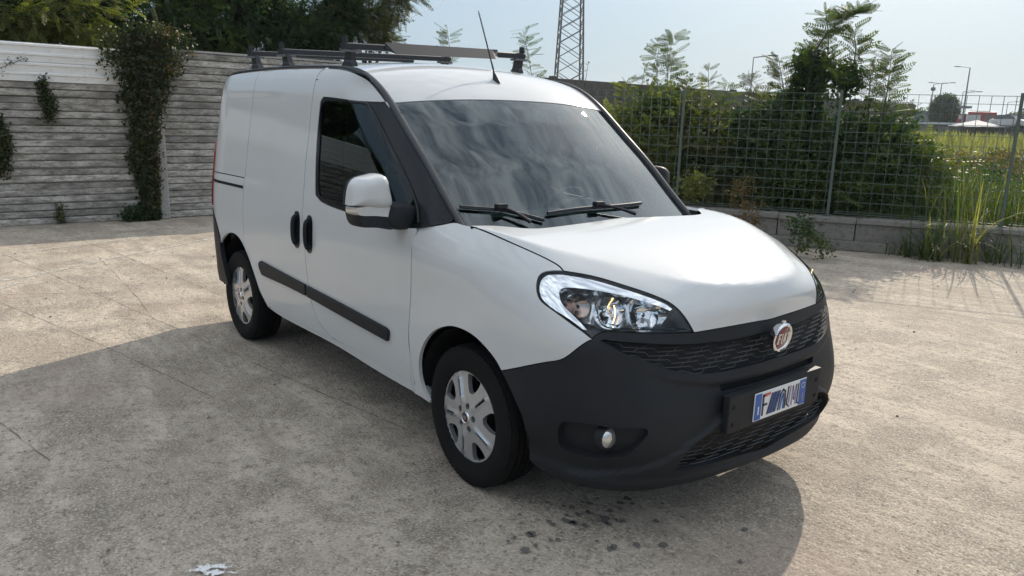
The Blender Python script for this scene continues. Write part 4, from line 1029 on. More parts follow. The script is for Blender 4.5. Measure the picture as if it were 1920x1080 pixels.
for y in (-.78,.78): MB().loft([[(-1.46,y-.02*np.sign(y),.9),(-1.40,y-.02*np.sign(y),.9),(-1.40,y-.005*np.sign(y),.9)],[(-1.44,y*.93,1.62),(-1.38,y*.93,1.62),(-1.38,y*.95,1.62)]]).build('seat_belt',M['trim'],van)

# ================================================================= the yard
def b_concrete(n,b):
    t=NT(n); c=t.coord()
    a=t.noise(c,.55,5,.6,.4); e=t.noise(c,2.6,6,.65); g=t.noise(c,20,6,.75); h=t.noise(c,85,4,.8); v=t.voro(c,52)
    vs=t.new('ShaderNodeMapping'); vs.inputs['Rotation'].default_value=(0,0,.28); vs.inputs['Scale'].default_value=(.5,3.0,1); t.link(c,vs.inputs[0]); st=t.noise(vs.outputs[0],1.1,6,.7,.8)
    col=t.mix(t.ramp(a,[(.36,0),(.64,1)]),(.30,.275,.245),(.42,.39,.345))
    col=t.mix(t.ramp(st,[(.47,0),(.62,.9)]),col,(.50,.465,.41))
    col=t.mix(t.ramp(e,[(.38,.9),(.54,0)]),col,(.22,.203,.183))
    col=t.mix(t.ramp(g,[(.34,.95),(.50,0)]),col,(.15,.138,.125))
    col=t.mix(t.ramp(h,[(.49,0),(.65,.85)]),col,(.62,.58,.52))
    col=t.mix(t.ramp(v,[(.12,.75),(.30,0)]),col,(.13,.12,.11))
    col=t.mix(1,col,(1.03,.95,.86),'MULTIPLY'); rr=t.noise(c,1.2,3,.5); col=t.mix(t.ramp(rr,[(.52,0),(.68,.40)]),col,(.30,.23,.19))
    t.link(col,b.inputs['Base Color'])
    hh=t.math('ADD',t.math('MULTIPLY',g,1.2),t.math('MULTIPLY',h,.6)); hh=t.math('ADD',hh,t.math('MULTIPLY',v,.5))
    t.link(t.bump(hh,.75,.010),b.inputs['Normal']); t.link(t.ramp(e,[(.3,.80),(.7,.95)]),b.inputs['Roughness'])
mat('concrete_ground',(.3,.28,.25),.9,spec=.25,build=b_concrete)
# yard: fine sheet with slight unevenness
nx,ny=110,110; X,Y=np.meshgrid(np.linspace(-9.6,16,nx),np.linspace(-14,22,ny),indexing='ij')
FD=np.array([.868,.497,0]); FN_=np.array([-.497,.868,0]); F0=np.array([-2.75,7.02,0])    # fence wall line, along and away from the yard
Z=.004*np.sin(X*1.1+Y*.3)+.003*np.sin(Y*1.7-X*.4)
V=np.stack([X.ravel(),Y.ravel(),Z.ravel()-.006],1); I=np.arange(nx*ny).reshape(nx,ny)
tag(fast_mesh('yard_ground',V,np.stack([I[:-1,:-1],I[1:,:-1],I[1:,1:],I[:-1,1:]],-1).reshape(-1,4),M['concrete_ground'],smooth=True),kind='structure')
def b_soil(n,b):
    t=NT(n); c=t.coord(); a=t.noise(c,.08,5,.6); g=t.noise(c,1.2,6,.7); h=t.noise(c,9,4,.7)
    col=t.mix(t.ramp(a,[(.35,0),(.65,1)]),(.085,.095,.038),(.14,.135,.055)); col=t.mix(t.ramp(g,[(.35,.8),(.6,0)]),col,(.055,.065,.022)); col=t.mix(t.ramp(h,[(.5,0),(.8,.6)]),col,(.19,.17,.085))
    t.link(col,b.inputs['Base Color']); t.link(t.bump(t.math('ADD',g,h),1,.15),b.inputs['Normal'])
mat('field_soil',(.1,.11,.04),.95,spec=.1,build=b_soil)
# the land beyond reaches the horizon; it lies lower under the yard and rises behind the fence
def rise(x,y):
    d=(x-F0[0])*FN_[0]+(y-F0[1])*FN_[1]
    return np.where(d>.15,.30+.42*sstep(6,24,d),-.25)
xs=np.concatenate([-np.geomspace(2500,12,26),np.linspace(-11,14,90),np.geomspace(15.5,2500,26)]); ys=np.concatenate([-np.geomspace(2500,16,18),np.linspace(-14,40,150),np.geomspace(43,2500,30)])
X,Y=np.meshgrid(xs,ys,indexing='ij'); Z=rise(X,Y)+.05*np.sin(X*.9)*np.sin(Y*.7)*(rise(X,Y)>0)
I=np.arange(X.size).reshape(X.shape)
tag(fast_mesh('field_terrain',np.stack([X.ravel(),Y.ravel(),Z.ravel()],1),np.stack([I[:-1,:-1],I[1:,:-1],I[1:,1:],I[:-1,1:]],-1).reshape(-1,4),M['field_soil'],smooth=True),kind='structure')
# saw-cut joints, a painted fence shadow line and worn marking paint
def b_joint(n,b):
    t=NT(n); t.link(t.ramp(t.noise(t.coord(),5,5,.7),[(.34,.0),(.60,.75)]),b.inputs['Alpha'])
mat('joint_dirt_and_shadow',(.17,.155,.135),.95,spec=.1,build=b_joint)
def b_oldpaint(n,b):
    t=NT(n); c=t.coord(); m=t.ramp(t.noise(c,18,5,.7),[(.40,0),(.60,1)]); t.link(m,b.inputs['Alpha'])
mat('old_paint',(.50,.47,.42),.9,spec=.2,build=b_oldpaint)
def ribbon(pts,w,z,m,name,wob=.010):
    P=np.array(pts,float); n=max(2,int(np.linalg.norm(P[-1]-P[0])/.08)); u=np.linspace(0,1,n)
    C_=np.stack([np.interp(u,np.linspace(0,1,len(P)),P[:,k]) for k in (0,1)],1); d=np.gradient(C_,axis=0); d/=np.linalg.norm(d,axis=1,keepdims=True); q=np.stack([-d[:,1],d[:,0]],1)
    C_=C_+q*(RNG.random((n,1))-.5)*wob; ww=w*(.55+.7*RNG.random((n,1)))/2
    V=np.concatenate([np.c_[C_-q*ww,np.full(n,z)],np.c_[C_+q*ww,np.full(n,z)]]); V[:,2]+= .004*np.sin(V[:,0]*1.1+V[:,1]*.3)+.003*np.sin(V[:,1]*1.7-V[:,0]*.4)-.006
    Fq=[(i,i+1,n+i+1,n+i) for i in range(n-1)]; return tag(fast_mesh(name,V,Fq,m),kind='structure')
J=[[(-9.3,-2.2),(-6.4,-1.68),(-3.27,-1.18),(-.6,-.75)],[(-6.63,-1.03),(-4.37,-1.17),(-3.9,-1.22)],[(-9.3,-1.15),(-6.58,-.80),(-3.98,-.54)],[(-9.0,-3.1),(-4.84,-2.12),(-3.2,-1.73),(-1.7,-1.42)],
   [(-9.3,.1),(-6.5,.28),(-3.6,.5)],[(-5.9,-3.3),(-3.6,-2.75),(-1.3,-2.3)],[(-5.6,-3.0),(-5.2,-2.2),(-4.7,-1.2)],[(-1.9,3.9),(-.5,4.42),(.6,4.75),(2.0,5.2)]]  # last line is the fence-top shadow, painted on as a dark ribbon
for q in J: ribbon(q,.008,.003,M['joint_dirt_and_shadow'],'joint_and_shadow_line')
for q,wd in (([(-5.72,-2.1),(-6.0,-1.55),(-6.42,-.99),(-7.24,.33),(-7.6,.9)],.075),([(-7.0,-2.4),(-7.5,-1.0),(-7.9,.0)],.05),([(-5.0,-2.3),(-5.6,-1.9)],.05)): ribbon(q,wd,.004,M['old_paint'],'faded_marking',.02)
# white paint splash and drip spots by the front wheel
def b_splash(n,b):
    t=NT(n); t.link(t.ramp(t.noise(t.coord(),30,4,.7),[(.42,0),(.50,1)]),b.inputs['Alpha'])
mat('splash_paint',(.72,.71,.70),.7,build=b_splash)
def blob(c,rx,ry,z,m,name,n=22,rz=0,jag=.25):
    V=[(c[0],c[1],z)]
    for k in range(n):
        a=2*math.pi*k/n; r=1+jag*(random.random()-.5)*2; x,y=rx*r*math.cos(a),ry*r*math.sin(a); V.append((c[0]+x*math.cos(rz)-y*math.sin(rz),c[1]+x*math.sin(rz)+y*math.cos(rz),z))
    return V,[(0,1+k,1+(k+1)%n) for k in range(n)]
V,Fq=blob((.02,-1.99),.085,.035,.002,None,'',rz=.9,jag=.45); tag(mesh_obj('paint_splash',V,Fq,M['splash_paint']),'small white paint splash on the concrete at the bottom edge of the view','paint stain')
mat('oil',(.13,.122,.112),.7,spec=.3)
m=MB()
for k in range(48):
    u=random.random(); px_=away(1055+random.gauss(0,110)+60*u,930+random.random()*105,3); d=px_-np.array(CAM); tt=-CAM[2]/d[2]; g_=np.array(CAM)+d*tt
    r=.007+.012*random.random()**2; V,Fq=blob(g_,r*1.2,r,.0025,None,'',n=9,jag=.3); m.add(V,Fq)
tag(m.build('oil_drips',M['oil'],fix=False),'dark drip spots on the shaded concrete below the front bumper','oil stain',kind='stuff')
# pebbles and twigs
m=MB()
for k in range(420):
    x=random.uniform(-8.5,5); y=random.uniform(-3.5,7); 
    if -3.4<x<1 and -1<y<1: continue
    if (x-F0[0])*FN_[0]+(y-F0[1])*FN_[1]>-.1: continue
    r=random.choice((.004,.005,.006,.010)); a=random.random()*6; 
    m.loft([[(x+r*math.cos(a+q)*random.uniform(.7,1.3),y+r*math.sin(a+q)*random.uniform(.7,1.3),0) for q in (0,1.3,2.5,3.8,5)],[(x+r*.5*math.cos(a+q),y+r*.5*math.sin(a+q),r*.8) for q in (0,1.3,2.5,3.8,5)]])
tag(m.build('loose_grit',mat('grit',(.16,.14,.12),.9),fix=False),'scattered grit and small pebbles over the concrete yard','grit',kind='stuff')
mat('leaf_litter',(.10,.06,.03),.9)
for (px,py,s) in ((42,670,.05),(70,664,.05),(220,478,.07),(800,1000,.0),(1693,795,.05),(1385,835,.04)):
    if not s: continue
    d=away(px,py,3)-np.array(CAM); g_=np.array(CAM)+d*(-CAM[2]/d[2])
    MB().tube([g_+[-s/2,0,.004],g_+[0,s*.2,.012],g_+[s/2,-s*.1,.005]],[.002,.008,.002],5).build('dead_leaf',M['leaf_litter']).update({'label':'','category':''}) if False else None
# ================================================================= boundary wall
def b_board(n,b):
    t=NT(n); o=t.new('ShaderNodeObjectInfo'); tc_=t.new('ShaderNodeTexCoord'); ad=t.new('ShaderNodeVectorMath',operation='ADD'); sc_=t.new('ShaderNodeVectorMath',operation='SCALE'); cmb_=t.new('ShaderNodeCombineXYZ')
    for i in range(3): t.link(o.outputs['Random'],cmb_.inputs[i])
    t.link(cmb_.outputs[0],sc_.inputs[0]); sc_.inputs['Scale'].default_value=37; t.link(tc_.outputs['Object'],ad.inputs[0]); t.link(sc_.outputs[0],ad.inputs[1])
    mp_=t.new('ShaderNodeMapping'); mp_.inputs['Scale'].default_value=(1,.5,1.6); t.link(ad.outputs[0],mp_.inputs[0]); c=mp_.outputs[0]
    a=t.noise(c,1.3,5,.65); g=t.noise(c,11,6,.75); h=t.noise(c,45,4,.7)
    k=t.ramp(o.outputs['Random'],[(0,.75),(1,1.05)])
    col=t.mix(t.ramp(g,[(.36,0),(.60,1)]),(.20,.18,.155),(.62,.585,.53))
    col=t.mix(t.ramp(a,[(.46,0),(.66,.85)]),col,(.15,.138,.125)); col=t.mix(t.ramp(h,[(.3,.6),(.5,0)]),col,(.08,.072,.066))
    col=t.mix(1,col,k,'MULTIPLY'); t.link(col,b.inputs['Base Color']); t.link(t.bump(t.math('ADD',g,h),.3,.006),b.inputs['Normal'])
mat('weathered_board',(.35,.33,.3),.9,spec=.15,build=b_board)
def b_white(n,b):
    t=NT(n); mp_=t.coord((1,.5,1)); a=t.noise(mp_,1.5,5,.6); g=t.noise(mp_,14,5,.7)
    col=t.mix(t.ramp(a,[(.4,0),(.7,.5)]),(.78,.76,.73),(.62,.60,.56)); col=t.mix(t.ramp(g,[(.30,.4),(.45,0)]),col,(.3,.28,.26)); t.link(col,b.inputs['Base Color'])
mat('old_white',(.6,.58,.55),.75,spec=.2,build=b_white)
def b_post(n,b):
    t=NT(n); c=t.coord(); a=t.noise(c,3,5,.6); g=t.noise(c,30,4,.7); t.link(t.mix(t.ramp(g,[(.3,.6),(.6,0)]),t.mix(a,(.34,.325,.30),(.48,.46,.43)),(.16,.15,.14)),b.inputs['Base Color']); t.link(t.bump(g,.4,.008),b.inputs['Normal'])
mat('concrete_post',(.4,.38,.36),.9,build=b_post)
WX=-9.45
def ribbed(name_len,h,th=.045,prof=0):
    """one horizontal board with a rounded face, joint recessed"""
    y0,y1=0,name_len
    if prof==0: sec=[(-.02,0),(0.0,.003),(.014,.007),(.018,.016),(.020,.05),(.018,h-.016),(.012,h-.008),(-.005,h-.004),(-.02,h)]
    else: sec=[(-.01,0),(.008,.002),(.012,h*.62),(.024,h*.68),(.024,h*.86),(.010,h*.93),(.004,h-.002),(-.01,h)]
    S=[[(x,y,z) for x,z in sec] for y in (y0,y1)]; m=MB().loft(S); return m
def wall_section(y0,y1,z0,z1,label,n,mt,prof=0,part='board',cap=None,x=WX):
    e=empty('board_wall',(x,y0,z0)); tag(e,label,'wall')
    h=(z1-z0)/n; ly=y1-y0
    me=None
    for k in range(n):
        if me is None:
            o=ribbed(ly,h,prof=prof).build(part,mt,e); me=o.data
        else:
            o=bpy.data.objects.new(part,me); link(o,e)
        o.location=((random.random()-.5)*.008,0,k*h); o.rotation_euler=((random.random()-.5)*.0035,(random.random()-.5)*.03,0)
    MB().box((-.04,ly/2,(z1-z0)/2),(.04,ly,z1-z0)).build('backing_panel',M['concrete_post'],e)
    if cap: MB().box((-.02,ly/2,z1-z0+.015),(.10,ly,.03)).build('cap',M['concrete_post'],e)
    return e
wall_section(-5.9,.30,0,1.87,'weathered grey ribbed board wall section left of the ivy covered post',20,M['weathered_board'])
e=wall_section(-5.9,-.02,1.868,2.36,'white painted ribbed sheeting mounted on top of the left wall section',4,M['old_white'],prof=1,part='sheet_rib',x=WX+.03)
wall_section(.46,3.9,0,2.38,'weathered grey ribbed board wall section between the ivy and the white van',24,M['weathered_board'],cap=True)
wall_section(-10.1,-6.1,0,1.87,'weathered grey ribbed board wall section far left beyond the frame edge',20,M['weathered_board']) if False else None
wall_section(-11.6,-5.95,0,1.87,'weathered grey ribbed board wall section past the left edge of the view',20,M['weathered_board'])
po=MB(); po.loft([[(x,y,0) for x,y in ((-.10,-.07),(.06,-.07),(.07,-.05),(.07,.05),(.06,.07),(-.10,.07))],[(x,y,2.0) for x,y in ((-.10,-.06),(.055,-.06),(.065,-.045),(.065,.045),(.055,.06),(-.10,.06))]])
o=po.build('wall_post',M['concrete_post'],bevel=.006); o.location=(WX+.04,.41,0); tag(o,'pale cracked concrete post partly under ivy between the two board wall sections','post')
# darker cast concrete wall that carries on behind the scrub
def b_dark(n,b):
    t=NT(n); c=t.coord(); a=t.noise(c,1.2,5,.65); g=t.noise(c,12,5,.7); t.link(t.mix(t.ramp(g,[(.35,.5),(.6,0)]),t.mix(a,(.105,.090,.078),(.19,.165,.145)),(.06,.052,.046)),b.inputs['Base Color']); t.link(t.bump(g,.5,.01),b.inputs['Normal'])
mat('dark_concrete',(.12,.11,.1),.9,build=b_dark)
e=empty('concrete_wall',(WX,3.95,0)); tag(e,'dark cast concrete wall running away behind the scrub beyond the fence','wall')
y=0;k=0; pm=None; qm=None
while y<19:
    for z in (0,.60,1.20,1.80):
        if pm is None: o=MB().box((0,1.0,.30),(.06,1.98,.585)).build('slab',M['dark_concrete'],e,bevel=.006); pm=o.data
        else: o=bpy.data.objects.new('slab',pm); link(o,e)
        o.location=((random.random()-.5)*.01,y,z)
    if qm is None: o=MB().box((.03,0,1.215),(.14,.12,2.43)).build('wall_post',M['dark_concrete'],e,bevel=.01); qm=o.data
    else: o=bpy.data.objects.new('wall_post',qm); link(o,e)
    o.location=(0,y,0); y+=2.0
# ================================================================= kerb wall and fence
ang=math.atan2(FD[1],FD[0])
e=empty('kerb_wall',tuple(F0),ang); tag(e,'low grey concrete block kerb wall with a rough coping under the fence','wall')
def b_kerb(n,b):
    t=NT(n); c=t.coord(); a=t.noise(c,1.7,5,.65); g=t.noise(c,14,6,.7); h=t.noise(c,70,3,.7)
    col=t.mix(a,(.14,.13,.115),(.24,.225,.20)); col=t.mix(t.ramp(g,[(.30,.8),(.5,0)]),col,(.075,.068,.060)); col=t.mix(t.ramp(h,[(.55,0),(.8,.4)]),col,(.32,.30,.28)); t.link(col,b.inputs['Base Color']); t.link(t.bump(t.math('ADD',g,h),.6,.012),b.inputs['Normal'])
mat('kerb_concrete',(.28,.26,.24),.92,build=b_kerb)
bm_=cm_=fm_=None
for k in range(-9,9):
    x=k*.98+.35
    if bm_ is None: o=MB().box((.487,.11,.245),(.966,.20,.225)).build('block',M['kerb_concrete'],e,bevel=.006); bm_=o.data
    else: o=bpy.data.objects.new('block',bm_); link(o,e)
    o.location=(x,(random.random()-.5)*.010,(random.random()-.5)*.006)
    if cm_ is None: o=MB().loft([[(xx,-.02,.36),(xx,-.012,.415),(xx,.03,.432),(xx,.22,.435),(xx,.24,.36)] for xx in (.004,.3,.6,.976)]).build('coping',M['kerb_concrete'],e); cm_=o.data
    else: o=bpy.data.objects.new('coping',cm_); link(o,e)
    o.location=(x,(random.random()-.5)*.01,(random.random()-.5)*.008); o.rotation_euler=(0,(random.random()-.5)*.008,0)
    if fm_ is None: o=MB().box((.487,.09,.065),(.972,.23,.13)).build('footing',M['kerb_concrete'],e,bevel=.008); fm_=o.data
    else: o=bpy.data.objects.new('footing',fm_); link(o,e)
    o.location=(x+.4,(random.random()-.5)*.012,0)
def b_galv(n,b):
    t=NT(n); c=t.coord(); g=t.noise(c,20,4,.7); t.link(t.mix(t.ramp(g,[(.35,.7),(.6,0)]),(.13,.17,.15),(.07,.09,.075)),b.inputs['Base Color'])
mat('galvanised',(.2,.24,.22),.6,metal=.1,build=b_galv)
mat('post_green',(.085,.11,.095),.6,spec=.3)
PW_=2.03; FH0,FH1=.47,2.03
fp=F0+FN_*.11
vm=hm=tm=pmsh=None
names={-3:'run of grey green mesh fence hidden mostly by the van at far left',-2:'mesh fence panel with brambles pushing through, left of the van mirror',-1:'mesh fence panel in front of the dense dark scrub, next to the right door mirror',0:'mesh fence panel with tall grass clump in front, right of the middle fence post',1:'mesh fence panel at the far right edge of the view',2:'mesh fence panel past the right edge of the view'}
for k in range(-3,3):
    org=fp+FD*(k*PW_+.03); e=empty('mesh_fence',(org[0],org[1],0),ang); tag(e,names[k],'fence','mesh fence panels on the kerb wall')
    for i in range(15):
        if vm is None: o=MB().box((0,0,(FH0+FH1)/2),(.0040,.022,FH1-FH0)).build('upright_bar',M['galvanised'],e); vm=o.data
        else: o=bpy.data.objects.new('upright_bar',vm); link(o,e)
        o.location=(.065+i*.1335,0,0)
    for i in range(12):
        if hm is None: o=MB().tube([(.03,-.012,0),(PW_-.06,-.012,0)],.0032,5).build('cross_rod',M['galvanised'],e); hm=o.data
        else: o=bpy.data.objects.new('cross_rod',hm); link(o,e)
        o.location=(0,0,FH0+.03+i*.130)
    MB().box(((PW_-.03)/2,0,FH1),(PW_-.09,.024,.006)).build('top_flat',M['galvanised'],e); MB().box(((PW_-.03)/2,0,FH0),(PW_-.09,.024,.006)).build('bottom_flat',M['galvanised'],e)
plab=['fence post hidden behind the van','fence post seen through leaves just right of the door mirror','fence post between the two clearest mesh panels','fence post near the right edge of the view behind tall grass','fence post past the right edge of the view','last fence post past the right edge of the view']
for q,k in enumerate(range(-2,4)):
    org=fp+FD*(k*PW_-.012)
    if pmsh is None:
        m=MB().box((0,.0,1.24),(.036,.032,1.66)); m.box((0,0,.44),(.11,.10,.012)); o=m.build('fence_post',M['post_green'],bevel=.002); pmsh=o.data
    else: o=link(bpy.data.objects.new('fence_post',pmsh))
    o.location=(org[0],org[1],0); o.rotation_euler=(0,0,ang); tag(o,plab[q],'post','posts of the mesh fence')
# ================================================================= plants
def leafmat(name,ca,cb,trans=.35,rough=.55,spec=.3):
    m=bpy.data.materials.new(name); m.use_nodes=True; n=m.node_tree; b=n.nodes['Principled BSDF']; t=NT(n)
    g=t.new('ShaderNodeNewGeometry'); cl=t.mix(g.outputs['Random Per Island'],ca,cb); nz_=t.noise(t.coord(),1.3,3,.6); cl=t.mix(t.ramp(nz_,[(.35,0),(.65,.55)]),cl,tuple(q*.6 for q in ca))
    t.link(cl,b.inputs['Base Color']); b.inputs['Roughness'].default_value=rough; b.inputs['Specular IOR Level'].default_value=spec
    tr=t.new('ShaderNodeBsdfTranslucent'); t.link(t.mix(1,cl,(1.5,1.7,.75),'MULTIPLY'),tr.inputs[0]); mx_=t.new('ShaderNodeMixShader'); mx_.inputs[0].default_value=trans
    t.link(b.outputs[0],mx_.inputs[1]); t.link(tr.outputs[0],mx_.inputs[2]); t.link(mx_.outputs[0],n.nodes['Material Output'].inputs[0]); M[name]=m
leafmat('leaf_dark',(.022,.050,.022),(.060,.100,.036),.42); leafmat('leaf_mid',(.052,.080,.020),(.12,.15,.040),.40); leafmat('leaf_lime',(.11,.125,.036),(.19,.185,.060),.50)
leafmat('leaf_ivy',(.026,.040,.014),(.075,.080,.028),.30); leafmat('leaf_dry',(.12,.075,.035),(.20,.13,.06),.3); leafmat('grass_green',(.040,.070,.020),(.085,.12,.036),.35); leafmat('grass_yellow',(.15,.15,.05),(.28,.26,.11),.45); leafmat('leaf_olive',(.065,.078,.028),(.13,.13,.050),.32)
mat('core_shade',(.012,.020,.008),.95,spec=.05)  # near-black green that puts the shade inside the foliage into colour
def b_bark(n,b):
    t=NT(n); c=t.coord((1,1,.3)); t.link(t.mix(t.noise(c,22,4,.7),(.05,.04,.03),(.15,.12,.09)),b.inputs['Base Color'])
mat('bark',(.1,.08,.06),.9,spec=.1,build=b_bark)
def leaf_quad(L,W):
    """a folded leaf: two quads hinged on the midrib, pointing +x"""
    return np.array([(0,0,0),(L*.45,W*.5,.12*W),(L,0,-.10*L),(L*.45,-W*.5,.12*W)])
def frond(n=8,L=.30,lw=.030,ll=.062):
    P=[]
    for i in range(n):
        t=.18+.80*i/(n-1); x=L*t; z=-.10*L*t*t; s=(1-.35*abs(t-.5))*1.0
        for sg in (1,-1):
            a=sg*R_(68-18*t); q=leaf_quad(ll*s,lw*s); c_,s_=math.cos(a),math.sin(a); q=q@np.array([[c_,s_,0],[-s_,c_,0],[0,0,1]]); q[:,2]-=.25*np.hypot(q[:,0],q[:,1])*.4
            P.append(q+[x,0,z])
    q=leaf_quad(ll,lw); P.append(q+[L,0,-.10*L])
    r=np.array([(0,.002,0),(L,.0012,-.10*L),(L,-.0012,-.10*L),(0,-.002,0)]); P.append(r)
    return np.array(P)            # (k,4,3)
def leafclump(n=7,L=.065,W=.045,spread=.09):
    P=[]
    for i in range(n):
        q=leaf_quad(L*RNG.uniform(.7,1.2),W*RNG.uniform(.7,1.2)); q=q@rot_rand(); P.append(q+RNG.normal(0,spread*.5,3))
    return np.array(P)
def rot_rand():
    q=RNG.normal(size=4); q/=np.linalg.norm(q); w_,x,y,z=q
    return np.array([[1-2*(y*y+z*z),2*(x*y-z*w_),2*(x*z+y*w_)],[2*(x*y+z*w_),1-2*(x*x+z*z),2*(y*z-x*w_)],[2*(x*z-y*w_),2*(y*z+x*w_),1-2*(x*x+y*y)]])
FRONDS=[frond(8),frond(7,.26,.022,.05),frond(9,.34,.020,.055)]
CLUMPS=[leafclump() for _ in range(6)]
def frames(D,roll=None):
    D=D/np.linalg.norm(D,axis=1,keepdims=True); up=np.array([0,0,1.]); S=np.cross(up,D); S/=np.linalg.norm(S,axis=1,keepdims=True)+1e-6; U_=np.cross(D,S)
    if roll is not None: c_,s_=np.cos(roll)[:,None],np.sin(roll)[:,None]; S,U_=S*c_+U_*s_,-S*s_+U_*c_
    return np.stack([D,S,U_],1)     # rows
def scatter(name,protos,P,D,scale,mt,parent,roll=None,kind='stuff'):
    n=len(P); Fm=frames(D,roll); V=[];
    idx=RNG.integers(0,len(protos),n)
    for j,pr_ in enumerate(protos):
        m=idx==j
        if not m.any(): continue
        q=np.einsum('kvi,nij->nkvj',pr_,Fm[m])*scale[m][:,None,None,None]+P[m][:,None,None,:]
        V.append(q.reshape(-1,3))
    V=np.concatenate(V); Q=np.arange(len(V)).reshape(-1,4)
    o=fast_mesh(name,V,Q,mt,parent)
    if kind: o['kind']=kind
    return o
def ell_points(c,r,n,shell=.35):
    d=RNG.normal(size=(n,3)); d/=np.linalg.norm(d,axis=1,keepdims=True); t=(shell+(1-shell)*RNG.random(n)**.6)[:,None]; return c+d*t*r, d
def core(c,r,parent,mt='core_shade',s=.62):  # added dark lump among the leaves, blocks light so the middle looks shaded
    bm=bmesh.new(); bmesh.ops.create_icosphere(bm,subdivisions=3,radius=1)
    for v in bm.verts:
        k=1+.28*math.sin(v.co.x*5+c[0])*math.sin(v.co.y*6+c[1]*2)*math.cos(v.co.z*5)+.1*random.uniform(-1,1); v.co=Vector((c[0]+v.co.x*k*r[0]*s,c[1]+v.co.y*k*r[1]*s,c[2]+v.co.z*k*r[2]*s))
    me=bpy.data.meshes.new('shade_core'); bm.to_mesh(me); bm.free(); me.materials.append(M[mt]); return link(bpy.data.objects.new('shade_core',me),parent)
def robinia(base,blobs,label,cat='tree',mt='leaf_mid',nf=1500,trunk=.07,group=None,small=0,core_s=0,scale=1.0):
    """blobs: (dx,dy,dz,rx,ry,rz,weight) relative to base"""
    e=empty('robinia_tree',tuple(base)); tag(e,label,cat,group)
    B_=np.array(blobs,float); tm=MB(); mid=np.array([B_[:,0].mean()*.4,B_[:,1].mean()*.4,B_[:,2].min()*.7])
    tm.tube([(0,0,-.3),tuple(mid*.5),tuple(mid)],[trunk,trunk*.8,trunk*.62],7); tm.build('trunk',M['bark'],e,smooth=True)
    Ps=[];Ds=[]
    W=B_[:,6]/B_[:,6].sum()
    for b,w_ in zip(B_,W):
        c=b[:3]; r=b[3:6]; lm=MB(); lm.tube([tuple(mid),tuple((mid+c)/2+RNG.normal(0,.08,3)),tuple(c)],[trunk*.5,trunk*.32,trunk*.12],6)
        k=max(5,int(nf*w_/26)); tips,_=ell_points(c,r*.85,k,.2)
        for tpt in tips: 
            q=c+(tpt-c)*.5+RNG.normal(0,.05,3); lm.tube([tuple(c),tuple(q),tuple(tpt)],[trunk*.14,trunk*.09,.004],4,cap=False)
        lm.build('limb',M['bark'],e,smooth=True)
        n=int(nf*w_); j=RNG.integers(0,k,n); P=tips[j]+RNG.normal(0,1,(n,3))*r*.16; D=(P-c)/r+RNG.normal(0,.7,(n,3)); D[:,2]-=.15
        Ps.append(P);Ds.append(D)
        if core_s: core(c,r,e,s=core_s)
    P=np.concatenate(Ps);D=np.concatenate(Ds)
    scatter('crown',FRONDS,P,D,scale*RNG.uniform(.7,1.15,len(P)),M[mt],e,roll=RNG.normal(0,.5,len(P)))
    if small:
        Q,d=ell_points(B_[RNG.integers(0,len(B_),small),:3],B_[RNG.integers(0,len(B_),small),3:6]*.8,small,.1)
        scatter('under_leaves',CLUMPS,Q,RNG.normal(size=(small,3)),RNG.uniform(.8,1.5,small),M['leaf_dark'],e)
    return e
def at(px,py,dist): return away(px,py,dist)
def base_at(px,dist,z=0): q=away(px,400,dist); return np.array([q[0],q[1],z])
def blobs_from(base,specs):
    """specs: pixel centre, distance, radii"""
    out=[]
    for px,py,dist,rx,ry,rz,w_ in specs: q=at(px,py,dist)-base; out.append((*q,rx,ry,rz,w_))
    return out
TG='trees behind the board wall'
b=base_at(70,14.2); robinia(b,blobs_from(b,[(20,20,13.2,.9,.9,.55,1.2),(95,-20,13.4,.8,1.0,.6,1.2),(140,30,13.0,.35,.5,.42,.5),(40,-130,14.2,1.3,1.5,1.1,1.3),(-90,-20,13.5,1.0,1.2,.9,.8),(60,50,13.6,.7,.9,.35,.7)]),'yellow green robinia hanging over the white sheeting at the top left corner','tree','leaf_lime',3000,.10,TG,small=200,core_s=.38,scale=1.0)
b=base_at(205,14.8); robinia(b,blobs_from(b,[(190,40,14.4,.7,.9,.6,1.1),(240,-40,15,.95,1.1,.7,1.2),(170,-60,14.8,.8,1,.8,1),(240,85,14.2,.6,.6,.35,.7),(300,70,14.4,.5,.7,.40,.7)]),'dark bushy tree directly above the ivy column on the wall','tree','leaf_dark',2300,.12,TG,small=900,core_s=.55)
b=base_at(370,15.2); robinia(b,blobs_from(b,[(345,30,15,.6,.8,.6,1),(400,-10,15.4,.8,1,.7,1.1),(360,-110,15.5,1.2,1.4,.9,1),(395,65,15,.6,.7,.4,.9),(440,75,15.1,.5,.6,.32,.7)]),'mid green tree between the ivy column and the rear roof bar','tree','leaf_mid',2300,.11,TG,small=600,core_s=.45)
b=base_at(500,15.8); robinia(b,blobs_from(b,[(490,20,15.4,.55,.8,.65,1.1),(540,60,15.6,.62,.7,.42,1.1),(600,60,15.8,.5,.7,.42,1),(480,-80,16,.9,1.1,.7,.8),(640,20,16,.45,.6,.6,1),(570,85,15.6,.7,.6,.25,.7)]),'darkest dense tree rising right behind the rear roof bars','tree','leaf_dark',2700,.12,TG,small=1500,core_s=.62)
b=base_at(690,16.2); robinia(b,blobs_from(b,[(665,40,16,.42,.6,.5,1.1),(705,15,16.2,.42,.6,.42,1),(745,0,16.2,.32,.5,.35,.7),(690,-60,16.4,.7,.8,.5,.8),(700,70,16,.35,.5,.2,.5)]),'thin yellow green robinia whose right edge ends in open sky above the front roof bar','tree','leaf_olive',1250,.08,TG)
